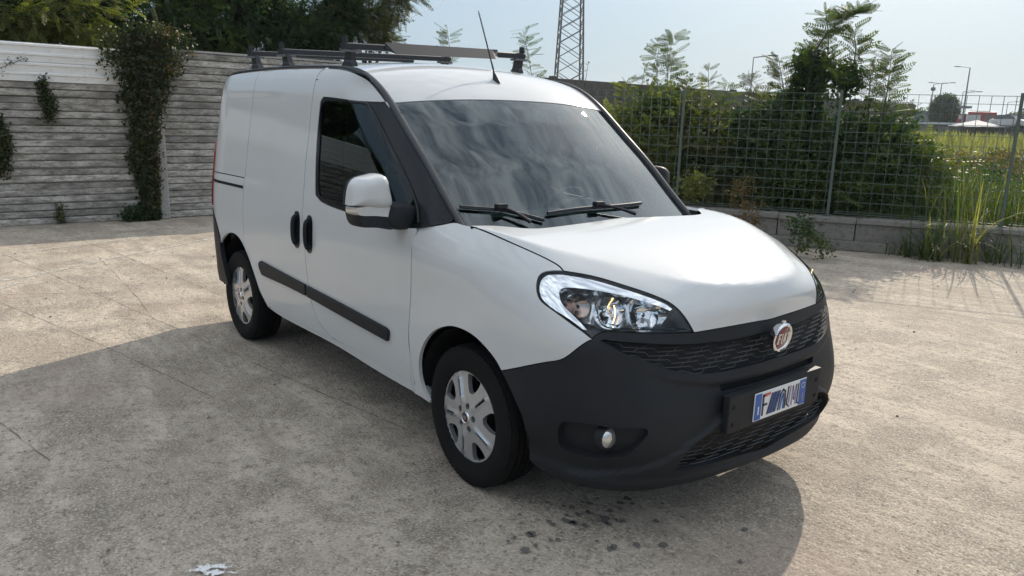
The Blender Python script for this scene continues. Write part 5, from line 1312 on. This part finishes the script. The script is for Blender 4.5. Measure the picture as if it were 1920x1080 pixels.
for q_,lab_ in ((((-12.6,-5.6,0)),'leafy tree behind the wall just past the left edge of the view'),(((-12.9,-9.2,0)),'leafy tree behind the wall far past the left edge of the view'),(((-12.4,-12.8,0)),'last leafy tree at the far end of the wall past the left edge')):
    robinia(np.array(q_,float),[(0,0,3.2,1.5,1.9,1.2,1.2),(.5,1.4,2.6,.9,1.1,.8,.8),(-.3,-1.3,3.9,1.1,1.2,1.0,.9),(.6,-.6,2.3,.8,1.5,.7,.7)],lab_,'tree','leaf_mid',1700,.12,TG,small=400,core_s=.5,scale=1.1)
# slim shoots
def shoot(path,label,nf=34,mt='leaf_mid',r0=.012,fs=.8,group='robinia shoots against the sky',spread=.25,cat='sapling'):
    path=np.array(path,float); e=empty('robinia_shoot',tuple(path[0])); tag(e,label,cat,group); P0=path-path[0]
    u=np.linspace(0,1,24); C_=spl(np.linspace(0,1,len(P0)),P0,u); MB().tube(C_,np.linspace(r0,.003,24),5).build('stem',M['bark'],e,smooth=True)
    nf=int(nf*1.5) if nf>8 else nf; s=RNG.uniform(spread,1,nf)**.8; P=spl(np.linspace(0,1,len(P0)),P0,s); az=RNG.uniform(0,2*math.pi,nf); D=np.stack([np.cos(az),np.sin(az),RNG.uniform(-.1,.75,nf)],1)
    scatter('leaves',FRONDS,P,D,1.2*fs*RNG.uniform(.75,1.15,nf)*(1.1-.35*s),M[mt],e,roll=RNG.normal(0,1.3,nf),kind=None); return e
def pix_path(pts,dist): return [at(px,py,dist) for px,py in pts]
shoot(pix_path([(850,300),(848,200),(846,120),(838,52)],14.6),'slim robinia shoot between the two roof bar ends left of the aerial',34,spread=.45)
shoot(pix_path([(1002,300),(1000,200),(995,130),(980,55)],14.8),'slim robinia shoot behind the right end of the front roof bar',34,spread=.45,mt='leaf_mid')
shoot(pix_path([(1098,260),(1095,180),(1098,150),(1103,118)],15.5),'tiny bare twig standing beside the foot of the pylon',5,spread=.7,fs=.5)
shoot(pix_path([(1255,330),(1255,230),(1252,140),(1262,66)],13.4),'tall feathery robinia shoot right of the pylon above the bramble',44,spread=.42,fs=.95)
shoot(pix_path([(1238,330),(1235,230),(1232,150),(1235,88)],13.6),'shorter robinia shoot leaning against the tall feathery one',30,spread=.45,fs=.9)
shoot(pix_path([(1330,330),(1332,240),(1330,180),(1328,124)],13.2),'small pale robinia shoot above the dark wall between brambles and big robinia',22,spread=.6,fs=.7,mt='leaf_olive')
shoot(pix_path([(1440,330),(1435,240),(1420,180),(1400,140)],12.8),'low arching robinia shoot left of the big robinia',26,spread=.5,fs=.85,mt='leaf_olive')
# big robinia in the scrub
BG='stems of the big robinia behind the fence'
shoot(pix_path([(1510,330),(1512,220),(1520,130),(1545,70),(1590,30),(1618,22)],12.2),'tallest robinia stem bending right over the fence against the sky',95,'leaf_mid',.022,.85,BG,.30,'sapling')
shoot(pix_path([(1520,330),(1530,220),(1550,120),(1552,55),(1548,18)],12.6),'upright robinia stem behind the bending one',46,'leaf_mid',.020,.8,BG,.36,'sapling')
shoot(pix_path([(1590,330),(1592,220),(1598,140),(1604,90),(1598,50)],12.4),'robinia stem with spaced fronds right of the bending one',50,'leaf_mid',.018,.85,BG,.36,'sapling')
shoot(pix_path([(1570,360),(1572,260),(1571,180),(1566,110)],12.0),'bare grey pole like stem rising behind the middle fence post',16,'leaf_mid',.016,.8,BG,.5,'sapling')
shoot(pix_path([(1650,330),(1655,230),(1665,160),(1672,95)],12.3),'rightmost robinia stem ending in open sky',62,'leaf_mid',.018,.85,BG,.28,'sapling')
shoot(pix_path([(1625,330),(1628,230),(1630,170),(1636,120)],12.5),'short robinia stem filling the gap before the rightmost one',44,'leaf_olive',.018,.85,BG,.30,'sapling')
shoot(pix_path([(1480,330),(1478,230),(1470,170),(1460,110)],12.3),'leftmost stem of the big robinia with drooping fronds',50,'leaf_olive',.018,.85,BG,.34,'sapling')
for (px,y1,d_,m_,lab) in ((1172,150,12.9,'leaf_lime','short lime robinia sprig at the left end of the bramble'),(1205,128,13.1,'leaf_mid','thin robinia sprig left of the tall feathery shoot'),(1290,150,12.9,'leaf_olive','low olive sprig right of the tall feathery shoot'),(1362,160,12.8,'leaf_mid','low sprig above the clear fence panel'),(1432,165,12.6,'leaf_lime','lime sprig leaning beside the low arching shoot'),(1700,205,12.6,'leaf_mid','low sprig at the right end of the scrub against the far buildings')):
    shoot(pix_path([(px,330),(px+3,260),(px-4,(y1+260)/2),(px+4,y1)],d_),lab,30,m_,.010,.75,'short sprigs along the top of the scrub',.35)
# bramble and ivy scrub
def shrub(spec,label,mt='leaf_dark',n=2200,fr=120,frm='leaf_mid',cs=.72,group='shrubs behind the mesh fence',lab_cat='shrub',cscale=1.0,name='scrub_bush',sh_=1.0):
    px,dist,z0,blobs=spec; b=base_at(px,dist,z0); e=empty(name,tuple(b)); tag(e,label,lab_cat,group)
    MB().tube([(0,0,-.1*sh_),(.03,.02,.4*sh_),(.0,.05,.9*sh_)],[.03*sh_,.022*sh_,.012*sh_],6).build('stem',M['bark'],e,smooth=True)
    Ps=[];N=len(blobs)
    for (bx,by,bd,rx,ry,rz) in blobs:
        c=at(bx,by,bd)-b; r=np.array([rx,ry,rz])*(.92 if sh_==1 else 1); P,d=ell_points(c,r,int(n/N*(min(1.15,(rx*rz/.18)**.8) if sh_==1 else 1)),.62); P=P+RNG.normal(0,.06,P.shape)+RNG.normal(0,.42,P.shape)*r.min()*(RNG.random((len(P),1))<.40); Ps.append(P)
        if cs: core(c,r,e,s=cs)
    P=np.concatenate(Ps); P=P[P[:,2]+b[2]>.32] if z0>.1 else P
    hf=len(P)//2; scatter('foliage',CLUMPS,P[:hf],RNG.normal(size=P[:hf].shape),cscale*RNG.uniform(.7,1.5,hf),M[mt],e); scatter('light_foliage',CLUMPS,P[hf:],RNG.normal(size=P[hf:].shape),cscale*RNG.uniform(.6,1.2,len(P)-hf),M['leaf_mid' if mt=='leaf_dark' else mt],e)
    if fr:
        fr=int(fr*(2.2 if sh_==1 else 1)); Q=P[RNG.integers(0,len(P),fr)]; D=RNG.normal(size=Q.shape)+[.1,-.4,.6]; scatter('sprays',FRONDS,Q,D,RNG.uniform(.7,1.35,fr)*(1 if sh_==1 else .5),M[frm],e)
    return e
shrub((1190,12.7,.3,[(1175,250,12.6,.42,.45,.30),(1200,300,12.3,.45,.5,.5),(1180,370,12.2,.5,.5,.45)]),'mid green bramble mound beside the windscreen pillar','leaf_lime',2000,240,'leaf_lime')
shrub((1255,12.6,.3,[(1250,222,12.6,.38,.45,.36),(1240,290,12.3,.42,.45,.5),(1260,350,12.1,.42,.45,.45)]),'bramble bush below the tall feathery shoot','leaf_mid',2400,220,'leaf_lime')
shrub((1320,12.5,.3,[(1320,240,12.5,.40,.45,.28),(1320,300,12.2,.45,.45,.5),(1330,370,12.0,.45,.45,.4)]),'olive leafed bush with pale flecks behind the door mirror','leaf_olive',2300,200,'leaf_lime')
shrub((1400,12.5,.3,[(1395,255,12.4,.42,.45,.30),(1400,310,12.2,.5,.45,.5),(1400,380,11.9,.5,.45,.35)]),'dark ivy bush behind the left half of the clear fence panel','leaf_dark',2400,60,'leaf_olive')
shrub((1490,12.4,.3,[(1520,140,12.4,.15,.2,.34),(1497,212,12.4,.32,.36,.28),(1480,280,12.2,.5,.45,.5),(1490,360,11.9,.5,.45,.45)]),'dark ivy mound around the foot of the big robinia','leaf_dark',2900,80,'leaf_mid')
shrub((1585,12.4,.3,[(1586,150,12.4,.13,.14,.12),(1580,290,12.2,.42,.45,.45),(1590,360,11.9,.45,.45,.42)]),'dark bush behind the middle fence post','leaf_dark',2500,70,'leaf_mid')
shrub((1660,12.3,.3,[(1650,265,12.3,.33,.4,.30),(1655,320,12.1,.42,.4,.4),(1670,380,11.9,.35,.4,.3)]),'dark bush at the right end of the scrub','leaf_dark',2000,90,'leaf_mid')
shrub((1700,12.6,.3,[(1705,300,12.8,.30,.4,.28),(1720,335,12.6,.4,.4,.28)]),'sunlit low bush stepping down to the field','leaf_mid',1100,90,'leaf_lime',cs=.5)
shrub((1300,10.9,.0,[(1303,352,10.75,.13,.12,.12)]),'small bright yellow green sprig in front of the fence beside the mirror','leaf_lime',60,14,'leaf_lime',cs=0,group='weeds along the kerb wall',lab_cat='weed',cscale=.8,name='kerb_weed',sh_=.25)
shrub((1402,10.6,.0,[(1400,400,10.45,.10,.08,.12),(1392,360,10.5,.03,.03,.15)]),'dry brownish weed hanging over the coping behind the bonnet','leaf_dry',70,6,'leaf_olive',cs=0,group='weeds along the kerb wall',lab_cat='weed',cscale=.6,name='kerb_weed',sh_=.25)
shrub((1500,10.3,.0,[(1505,425,10.3,.16,.08,.10),(1530,458,10.1,.22,.08,.04)]),'low dark weed spilling down the kerb wall near the headlight','leaf_dark',110,4,'leaf_mid',cs=0,group='weeds along the kerb wall',lab_cat='weed',cscale=.6,name='kerb_weed',sh_=.25)
# ================================================================= ivy on the wall
def ivy(label,pts,n,mt,cs=1.0,out=.20,dry=0,cat='ivy'):
    """pts: (px, py, half width in px) down the wall"""
    top_=at(pts[0][0],pts[0][1],12.2); e=empty('ivy_plant',(WX+.03,float(top_[1]),0)); tag(e,label,cat)
    pts=np.array(pts,float); u=RNG.random(n); k=np.linspace(0,1,len(pts)); px=np.interp(u,k,pts[:,0]); py=np.interp(u,k,pts[:,1]); hw=np.interp(u,k,pts[:,2])
    off=RNG.normal(0,.48,n).clip(-1.15,1.15); px=px+off*hw; py=py+RNG.normal(0,6,n)
    d=_F[None]+((px-960)/FPX)[:,None]*_R-((py-540)/FPX)[:,None]*_U; t=(WX+.04-CAM[0])/d[:,0]; P=np.array(CAM)+d*t[:,None]
    bulge=out*np.sqrt(np.clip(1-(off/1.2)**2,0,1))*np.interp(u,[0,.3,1],[1,1,.6])*RNG.random(n)**.5; P[:,0]+=bulge; P-=np.array(e.location); P=P[P[:,2]>.03]
    D=RNG.normal(size=P.shape)*.6+[.9,0,-.35]
    ms=MB(); c_=np.array([np.interp(np.linspace(0,1,14),k,pts[:,i]) for i in (0,1)]).T
    dd=_F[None]+((c_[:,0]-960)/FPX)[:,None]*_R-((c_[:,1]-540)/FPX)[:,None]*_U; tt=(WX+.04-CAM[0])/dd[:,0]; S=np.array(CAM)+dd*tt[:,None]-np.array(e.location)
    ms.tube(S+RNG.normal(0,.01,S.shape),np.linspace(.010,.022,14),6).build('stem',M['bark'],e,smooth=True)
    scatter('foliage',CLUMPS,P,D,cs*RNG.uniform(.6,1.1,len(P)),M[mt],e)
    if dry:
        j=RNG.integers(0,len(P),dry); scatter('dry_leaves',CLUMPS,P[j]+[.04,.1,.1],RNG.normal(size=(dry,3)),cs*RNG.uniform(.5,.8,dry),M['leaf_dry'],e)
    return e
ivy('large dark ivy column hanging over the wall top and down the concrete post',[(262,58,66),(268,85,80),(266,120,70),(264,160,46),(266,200,32),(266,250,22),(263,290,22),(270,320,15),(276,360,9),(278,392,6)],2300,'leaf_ivy',.95,.30,130)
ivy('small ivy strand hanging from the top of the left wall section',[(76,150,7),(84,175,14),(92,195,13),(90,225,7)],130,'leaf_ivy',.7,.08)
ivy('dark ivy patch at the left edge of the view',[(-6,225,6),(2,260,16),(4,290,18),(0,322,8)],200,'leaf_ivy',.8,.12)
ivy('low green creeper lying at the foot of the wall under the ivy column',[(228,402,6),(250,400,14),(275,402,14),(292,404,6)],260,'leaf_dark',.75,.22)
ivy('small dry weed at the foot of the left wall section',[(108,385,3),(112,405,7),(116,415,9)],45,'leaf_olive',.6,.08)
# ================================================================= grasses
def blades(name,P,H,lean,w,mt,parent=None,seg=5,bend=1.0,az=None):
    n=len(P); az=RNG.uniform(0,2*math.pi,n) if az is None else az; d=np.stack([np.cos(az),np.sin(az),0*az],1); s=np.stack([-np.sin(az),np.cos(az),0*az],1)
    t=np.linspace(0,1,seg+1); th=np.minimum(lean[:,None]*(.35+bend*t[None]**1.3*1.6),2.6); dl=(H/seg)[:,None]
    x=np.concatenate([np.zeros((n,1)),np.cumsum(np.sin(th[:,1:])*dl,1)],1); z=np.concatenate([np.zeros((n,1)),np.cumsum(np.cos(th[:,1:])*dl,1)],1)
    ww=w[:,None]*(1-t[None]**2.2)*.5+.0004
    L_=P[:,None]+d[:,None]*x[...,None]+np.array([0,0,1.])*z[...,None]-s[:,None]*ww[...,None]; Rr=L_+2*s[:,None]*ww[...,None]
    V=np.stack([L_,Rr],2).reshape(-1,3); b0=(np.arange(n)*(seg+1)*2)[:,None]+2*np.arange(seg)[None]; Q=np.stack([b0,b0+1,b0+3,b0+2],-1).reshape(-1,4)
    return fast_mesh(name,V,Q,mt,parent)
def clump(px,py,label,n,h,mt,mt2=None,w=.010,r=.10,lean=.75):
    d=away(px,py,3)-np.array(CAM); g_=np.array(CAM)+d*(-CAM[2]/d[2]); e=empty('grass_clump',(g_[0],g_[1],0)); tag(e,label,'grass clump','grass clumps growing against the kerb wall')
    P=RNG.normal(0,r,(n,3))*[1,.6,0]; o=blades('blades',P,RNG.uniform(.45,1,n)*h,RNG.uniform(.08,lean,n),w*RNG.uniform(.6,1.2,n),M[mt],e,seg=7); o['kind']='stuff'
    if mt2:
        m_=n//3; o=blades('dry_blades',RNG.normal(0,r,(m_,3))*[1,.6,0],RNG.uniform(.5,1.05,m_)*h,RNG.uniform(.1,lean*1.1,m_),w*RNG.uniform(.6,1.3,m_),M[mt2],e,seg=7); o['kind']='stuff'
clump(1738,487,'wide arching grass clump with pale tips in front of the kerb wall',44,.95,'grass_green','grass_yellow',.022,.12,1.25)
clump(1800,492,'tallest upright yellow green grass clump in front of the kerb wall',32,1.35,'grass_yellow','grass_green',.020,.10,.90)
clump(1866,495,'low loose grass clump at the right of the kerb wall',30,.75,'grass_green','grass_yellow',.016,.16,1.2)
clump(1690,480,'short dark grass tuft left of the wide grass clump',40,.32,'grass_green',None,.009,.12,.9)
def band(name,label,d0,d1,u0,u1,n,h0,h1,mt,w=.010,cat='grass'):
    u=RNG.uniform(u0,u1,n); d=RNG.uniform(d0,d1,n); P=F0[None]+FD[None]*u[:,None]+FN_[None]*d[:,None]; P[:,2]=rise(P[:,0],P[:,1])-.03
    o=blades(name,P,RNG.uniform(h0,h1,n),RNG.uniform(.05,.55,n),w*RNG.uniform(.6,1.3,n),M[mt],seg=3); tag(o,label,cat,kind='stuff')
band('tall_grass','tall green grass and weeds directly behind the right part of the fence',.3,2.4,.3,7,5200,.30,.85,'grass_green',.011)
band('yellow_grass','yellowing grass stems mixed in behind the fence',.4,3.2,.2,7,1500,.4,1.0,'grass_yellow',.009)
band('under_scrub_grass','short grass at the foot of the scrub behind the fence',.22,1.2,-5,1.5,2600,.15,.40,'grass_green',.010)
def weeds(name,label,d0,d1,u0,u1,n,z0,z1,mt,cs,cat='weeds'):
    u=RNG.uniform(u0,u1,n); d=RNG.uniform(d0,d1,n); P=F0[None]+FD[None]*u[:,None]+FN_[None]*d[:,None]; P[:,2]=rise(P[:,0],P[:,1])+RNG.uniform(z0,z1,n)*(.65+.35*np.sin(u*1.9)*np.sin(d*1.3))
    o=scatter(name,CLUMPS,P,RNG.normal(size=P.shape),cs*RNG.uniform(.6,1.4,n),M[mt],None); tag(o,label,cat)
weeds('weed_thicket','dark green weed thicket behind the tall grass',1.8,5.5,-1,9,3600,0,.75,'leaf_dark',1.2)
weeds('dry_weed_belt','brown and olive dry weeds between the thicket and the field',4.5,12,-4,14,5200,.05,.85,'leaf_olive',1.3)
weeds('seed_heads','rusty seed heads standing in the dry weeds',5,11,-3,12,1500,.55,.98,'leaf_dry',1.0)
n=26000; u=RNG.uniform(-18,40,n); d=12+RNG.random(n)**1.6*78; P=F0[None]+FD[None]*u[:,None]*(1+d[:,None]/60)+FN_[None]*d[:,None]; P[:,2]=rise(P[:,0],P[:,1])-.03
o=blades('field_grass',P,RNG.uniform(.25,.6,n)*(1+d/90),RNG.uniform(.05,.5,n),.022*(1+d/16),M['grass_yellow'],seg=2); tag(o,'yellow green meadow grass stretching to the raised road','grass',kind='stuff')
# ================================================================= far things
def vert(px,dist,z): q=away(px,240,dist); return np.array([q[0],q[1],z])
mat('far_metal',(.16,.17,.18),.6,metal=.3); mat('pylon_steel',(.06,.065,.075),.6,metal=.3)
# lattice pylon
pc=vert(1062,150,0); e=empty('lattice_pylon',tuple(pc),math.atan2(pc[1]-CAM[1],pc[0]-CAM[0])+.12); tag(e,'tall steel lattice pylon rising behind the dark wall','pylon')
wz=lambda z: (5.45-.075*z)/2
for sx in (-1,1):
    for sy in (-1,1):
        MB().loft([[(sx*wz(z)+a,sy*wz(z)+b,z) for a,b in ((-.15,-.15),(.15,-.15),(.15,.15),(-.15,.15))] for z in (0,46)]).build('leg',M['pylon_steel'],e)
z=1.0; k=0
while z<44:
    z2=z+2.75*(wz(z)/wz(9))
    for ax_ in (0,1):
        for s in (-1,1):
            for a,b_ in ((-1,1),(1,-1)):
                p=[a*wz(z),s*wz(z),z]; q=[b_*wz(z2),s*wz(z2),z2]
                if ax_: p=[p[1],p[0],p[2]]; q=[q[1],q[0],q[2]]
                MB().tube([p,q],.065,4).build('brace',M['pylon_steel'],e)
    z=z2
for zz,ln in ((34,7),(39,6),(44,4.5)):
    MB().loft([[(0,-ln,zz),(0.05,-ln,zz),(.05,-ln,zz+.1)],[(0,0,zz-.3),(.6,0,zz-.3),(.6,0,zz+1)],[(0,ln,zz),(0.05,ln,zz),(.05,ln,zz+.1)]]).build('cross_arm',M['pylon_steel'],e)
a=at(735,45,60);b_=at(860,-18,75); o=MB().tube([a+(b_-a)*t-np.array([0,0,1.2*t*(1-t)]) for t in np.linspace(-.6,2.2,30)],.020,4).build('power_cable',M['pylon_steel']); tag(o,'thin overhead cable crossing the sky above the trees beside the van roof','cable')
# raised road with rail
rd=M['dark_concrete']
c0=vert(1640,118,0);c1=vert(2300,100,0); dr_=(c1-c0)/np.linalg.norm(c1-c0); nr_=np.array([-dr_[1],dr_[0],0])
def longbox(name,z0,z1,th,m,off=0,a=-30,b=60,kind='structure'):
    p=c0+dr_*a+nr_*off; q=c1+dr_*b+nr_*off; S=[[x+nr_*s+np.array([0,0,z]) for s,z in ((-th/2,z0),(th/2,z0),(th/2,z1),(-th/2,z1))] for x in (p,q)]
    return MB().loft(S).build(name,m)
def b_bank(n,b):
    t=NT(n); c=t.coord(); g=t.noise(c,.5,6,.7); t.link(t.mix(t.ramp(g,[(.4,0),(.6,1)]),(.035,.045,.030),(.12,.11,.10)),b.inputs['Base Color'])
mat('bank',(.06,.06,.05),.95,build=b_bank)
tag(longbox('road_bank',.5,1.95,5,M['bank'],2),kind='structure')
tag(longbox('raised_road',1.95,2.1,14,M['dark_concrete'],7),kind='structure')
o=longbox('guard_rail',2.25,2.52,.12,mat('rail_metal',(.52,.54,.55),.5,metal=.2),-.4); tag(o,'pale guard rail along the raised road beyond the field','guard rail')
def far_box(name,label,cat,px0,px1,py0,py1,dist,depth,m,parts=None):
    pa=away(px0,py1,dist);pb=away(px1,py1,dist); zt=away((px0+px1)/2,py0,dist)[2]; zb=away((px0+px1)/2,py1,dist)[2]
    d=(pb-pa); d[2]=0; L_=np.linalg.norm(d); d/=L_; nn=np.array([-d[1],d[0],0]); 
    if nn@(pa-np.array(CAM))<0: nn=-nn
    e=empty(name,(pa[0],pa[1],0),math.atan2(d[1],d[0])); tag(e,label,cat); sg=1 if nn@np.array([-d[1],d[0],0])>0 else -1
    return e,L_,zb,zt,sg,depth
mat('fire_red',(.28,.03,.03),.4,spec=.5); mat('far_grey',(.17,.18,.21),.8); mat('far_pale',(.45,.45,.44),.7); mat('far_glass',(.04,.05,.06),.2); mat('canvas',(.62,.58,.55),.8); mat('far_brown',(.16,.12,.11),.8)
e,L_,zb,zt,sg,dp=far_box('fire_engine','red fire engine parked on the raised road behind the white tent','fire engine',1791,1868,208,237,112,2.4,None)
H=zt-zb
MB().box((L_*.62,sg*1.2,zb+H*.55),(L_*.70,2.4,H*.80)).build('body',M['fire_red'],e,bevel=.05)
cb=MB().loft([[(L_*.005,sg*y,zb+.3),(L_*.24,sg*y,zb+.3),(L_*.24,sg*y,zb+H*.80),(L_*.06,sg*y,zb+H*.78),(L_*.0,sg*y,zb+H*.45)] for y in (.02,2.3)]).build('cab',M['fire_red'],e)
MB().box((L_*.10,sg*-.01,zb+H*.58),(L_*.10,.06,H*.26)).build('cab_window',M['far_pale'],cb)
MB().box((L_*.42,sg*-.03,zb+H*.52),(L_*.34,.06,H*.5)).build('side_shutter',M['far_pale'],e); MB().box((L_*.80,sg*-.03,zb+H*.55),(L_*.22,.06,H*.5)).build('side_shutter',M['far_brown'],e)
MB().box((L_*.55,sg*1.2,zb+H*.98),(L_*.5,.7,.12)).build('ladder_rack',M['far_grey'],e)
for x in (.14,.72,.86): MB().lathe([(-.05,.48),(.2,.48),(.2,.01)],(L_*x,sg*.05,zb+.25),'y',16).build('wheel',M['tyre'],e)
# tent
q=vert(1830,108,0); zt_=at(1830,225,108)[2]; zb_=at(1830,237,108)[2]
e=empty('tent',tuple(q)); tag(e,'low white peaked tent roof in front of the fire engine','tent'); ax_=np.cross([0,0,1],(q-np.array(CAM))/np.linalg.norm(q-np.array(CAM))); ax_/=np.linalg.norm(ax_); ay=np.cross(ax_,[0,0,1])
cn=[ax_*s*2.9+ay*t*2.2+np.array([0,0,zb_]) for s,t in ((-1,-1),(1,-1),(1,1),(-1,1))]
for i in range(4): MB().add([cn[i],cn[(i+1)%4],ax_*.5*0+np.array([0,0,zt_]),],[(0,1,2)]).build('roof_panel',M['canvas'],e)
for c_ in cn: MB().tube([c_-np.array([0,0,zb_-.5]),c_],.05,5).build('pole',M['far_grey'],e)
# buildings and vehicles on the skyline
def house(px0,px1,py0,dist,label,m,chim=False,wins=3):
    e,L_,zb,zt,sg,dp=far_box('low_building',label,'building',px0,px1,py0,240,dist,8,None)
    MB().box((L_/2,sg*4,(zt+.3)/2),(L_,8,zt-.3)).build('wall',m,e); MB().box((L_/2,sg*4,zt-.02),(L_+.5,8.6,.25)).build('roof',M['far_grey'],e)
    if chim: MB().box((L_*.22,sg*2,zt+.7),(.9,.9,1.3)).build('chimney',m,e)
    for i in range(wins): MB().box((L_*(i+.6)/wins,sg*-.02,zt-2.0),(1.0,.08,.9)).build('window',M['far_glass'],e)
house(1688,1748,209,150,'grey flat roofed building with a chimney left of the round tree',M['far_grey'],True,4)
house(1868,1990,219,150,'long grey building right of the fire engine',M['far_grey'],False,6)
house(1600,1690,214,190,'distant brownish building behind the big robinia',M['far_brown'],False,3)
def car(px,dist,label,m):
    q=away(px,240,dist); g_=np.array([q[0],q[1],2.1]); e=empty('far_car',tuple(g_),math.atan2(dr_[1],dr_[0])); tag(e,label,'car')
    MB().loft([[(x,y,z) for y,z in ((-.85,.25),(.85,.25),(.85,h),(-.85,h))] for x,h in ((-2.1,.7),(-1.9,.9),(1.2,.95),(2.0,.75),(2.1,.5))]).build('body',m,e,bevel=.04)
    MB().loft([[(x,y*w_,z) for y,z in ((-.8,.92),(.8,.92),(.65,h),(-.65,h))] for x,h,w_ in ((-1.7,.95,1),(-1.2,1.42,1),(.3,1.42,1),(1.0,.96,1))]).build('cabin',M['far_glass'],e)
    for x in (-1.3,1.3):
        for y in (-.8,.8): MB().lathe([(-.1,.32),(.1,.32),(.1,.01)],(x,y,.32),'y',12).build('wheel',M['tyre'],e)
car(1893,108,'silver car on the raised road right of the fire engine',M['far_pale']); car(1930,109,'dark car on the raised road at the right edge',M['far_grey']); 
# round tree by the fire engine
b=vert(1766,116,1.0); e=empty('round_tree',tuple(b)); tag(e,'dark round crowned tree left of the fire engine beside the raised road','tree')
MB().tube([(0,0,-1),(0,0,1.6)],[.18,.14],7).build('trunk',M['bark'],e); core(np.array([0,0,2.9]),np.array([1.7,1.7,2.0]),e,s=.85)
P,_=ell_points(np.array([0,0,2.9]),np.array([1.75,1.75,2.15]),1500,.75); scatter('crown',CLUMPS,P,RNG.normal(size=P.shape),RNG.uniform(2.0,4,len(P)),M['leaf_dark'],e)
for i,(px,dist,w_,h_) in enumerate(((1640,210,30,6),(1720,260,30,5),(1960,220,30,6),(2040,240,40,7))):
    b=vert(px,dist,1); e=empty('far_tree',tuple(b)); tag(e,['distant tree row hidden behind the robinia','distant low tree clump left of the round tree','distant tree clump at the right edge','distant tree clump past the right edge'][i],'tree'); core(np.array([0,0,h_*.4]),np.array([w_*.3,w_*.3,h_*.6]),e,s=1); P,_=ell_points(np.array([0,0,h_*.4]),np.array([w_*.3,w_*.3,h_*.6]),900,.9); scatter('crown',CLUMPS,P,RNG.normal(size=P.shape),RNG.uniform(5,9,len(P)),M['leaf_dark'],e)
# street lamps
def lamp(px,py,dist,label,arms=((1,0),),r=.09,ball=None,lean=0,low=None):
    top_=at(px,py,dist); h=top_[2]; e=empty('street_lamp',(top_[0],top_[1],0)); tag(e,label,'street lamp','street lamps along the far road')
    MB().tube([(0,0,0),(0,0,h*.5),(0,0,h)],[r*1.3,r,r*.6],6).build('pole',M['far_metal'],e)
    side=np.cross(np.array([0,0,1]),(top_-np.array(CAM))); side/=np.linalg.norm(side); side=-side
    for (s,z) in arms:
        MB().tube([np.array([0,0,h-z-.0]),side*s*.9+np.array([0,0,h-z+.12])],.035,5).build('arm',M['far_metal'],e); c_=side*s*1.3+np.array([0,0,h-z+.14]); MB().box(c_,(.7,.25,.09),np.stack([side,np.cross([0,0,1],side),[0,0,1]],1)).build('lamp_head',M['far_metal'],e)
    if ball is not None: MB().lathe([(-.3,.01),(-.2,.25),(0,.32),(.2,.25),(.3,.01)],(0,0,h-ball),'z',10).build('siren_drum',M['far_metal'],e)
lamp(1413,108,60,'street lamp standing above the dark wall left of the big robinia',((1,0),),.05)
lamp(1751,158,120,'street lamp with a round drum left of the twin lamp',((1,0),),.09,.6)
lamp(1766,157,125,'twin armed street lamp above the round tree',((-1,0),(1,0)))
lamp(1819,127,110,'tallest street lamp with a second low arm behind the fire engine',((-1,0),(1,2.9)),.10)
lamp(1806,172,150,'faint short lamp left of the tallest street lamp',((1,0),),.08)
lamp(1890,192,160,'faint lamp above the long grey building',((1,0),),.08)
q=at(1808,201,112); e=empty('road_sign',(q[0],q[1],0)); tag(e,'dark road sign board seen edge on above the fire engine','sign'); MB().box((0,0,q[2]),(1.3,1.3,.28),rotz(.7)).build('board',M['far_metal'],e)
MB().tube([(0,0,0),(0,0,q[2])],.06,5).build('pole',M['far_metal'],e)
# shoots in front of the wall top and tiny climbing twig on the white sheeting
q=[(0,128),(20,120),(40,112)]; P=[]
for px,py in q:
    d=_F+(px-960)/FPX*_R-(py-540)/FPX*_U; P.append(np.array(CAM)+d*((WX+.07-CAM[0])/d[0]))
e=empty('creeper_twig',tuple(P[0])); tag(e,'thin creeper twig across the white sheeting at the left edge','creeper'); P=[p-P[0] for p in P]; MB().tube(P,.004,4).build('stem',M['bark'],e); scatter('leaves',CLUMPS,np.array([p for p in P for _ in range(2)])+RNG.normal(0,.03,(6,3)),RNG.normal(size=(6,3)),np.full(6,.5),M['leaf_ivy'],e,kind=None)
# ================================================================= air
hz_m=bpy.data.materials.new('haze'); hz_m.use_nodes=True; n=hz_m.node_tree; n.nodes.clear(); v_=n.nodes.new('ShaderNodeVolumePrincipled'); v_.inputs['Density'].default_value=HAZE; v_.inputs['Color'].default_value=(.80,.88,.95,1); v_.inputs['Anisotropy'].default_value=.35
o_=n.nodes.new('ShaderNodeOutputMaterial'); n.links.new(v_.outputs[0],o_.inputs['Volume'])
if HAZE>0: tag(MB().box((0,0,24),(5300,5300,51)).build('haze',hz_m),kind='stuff')
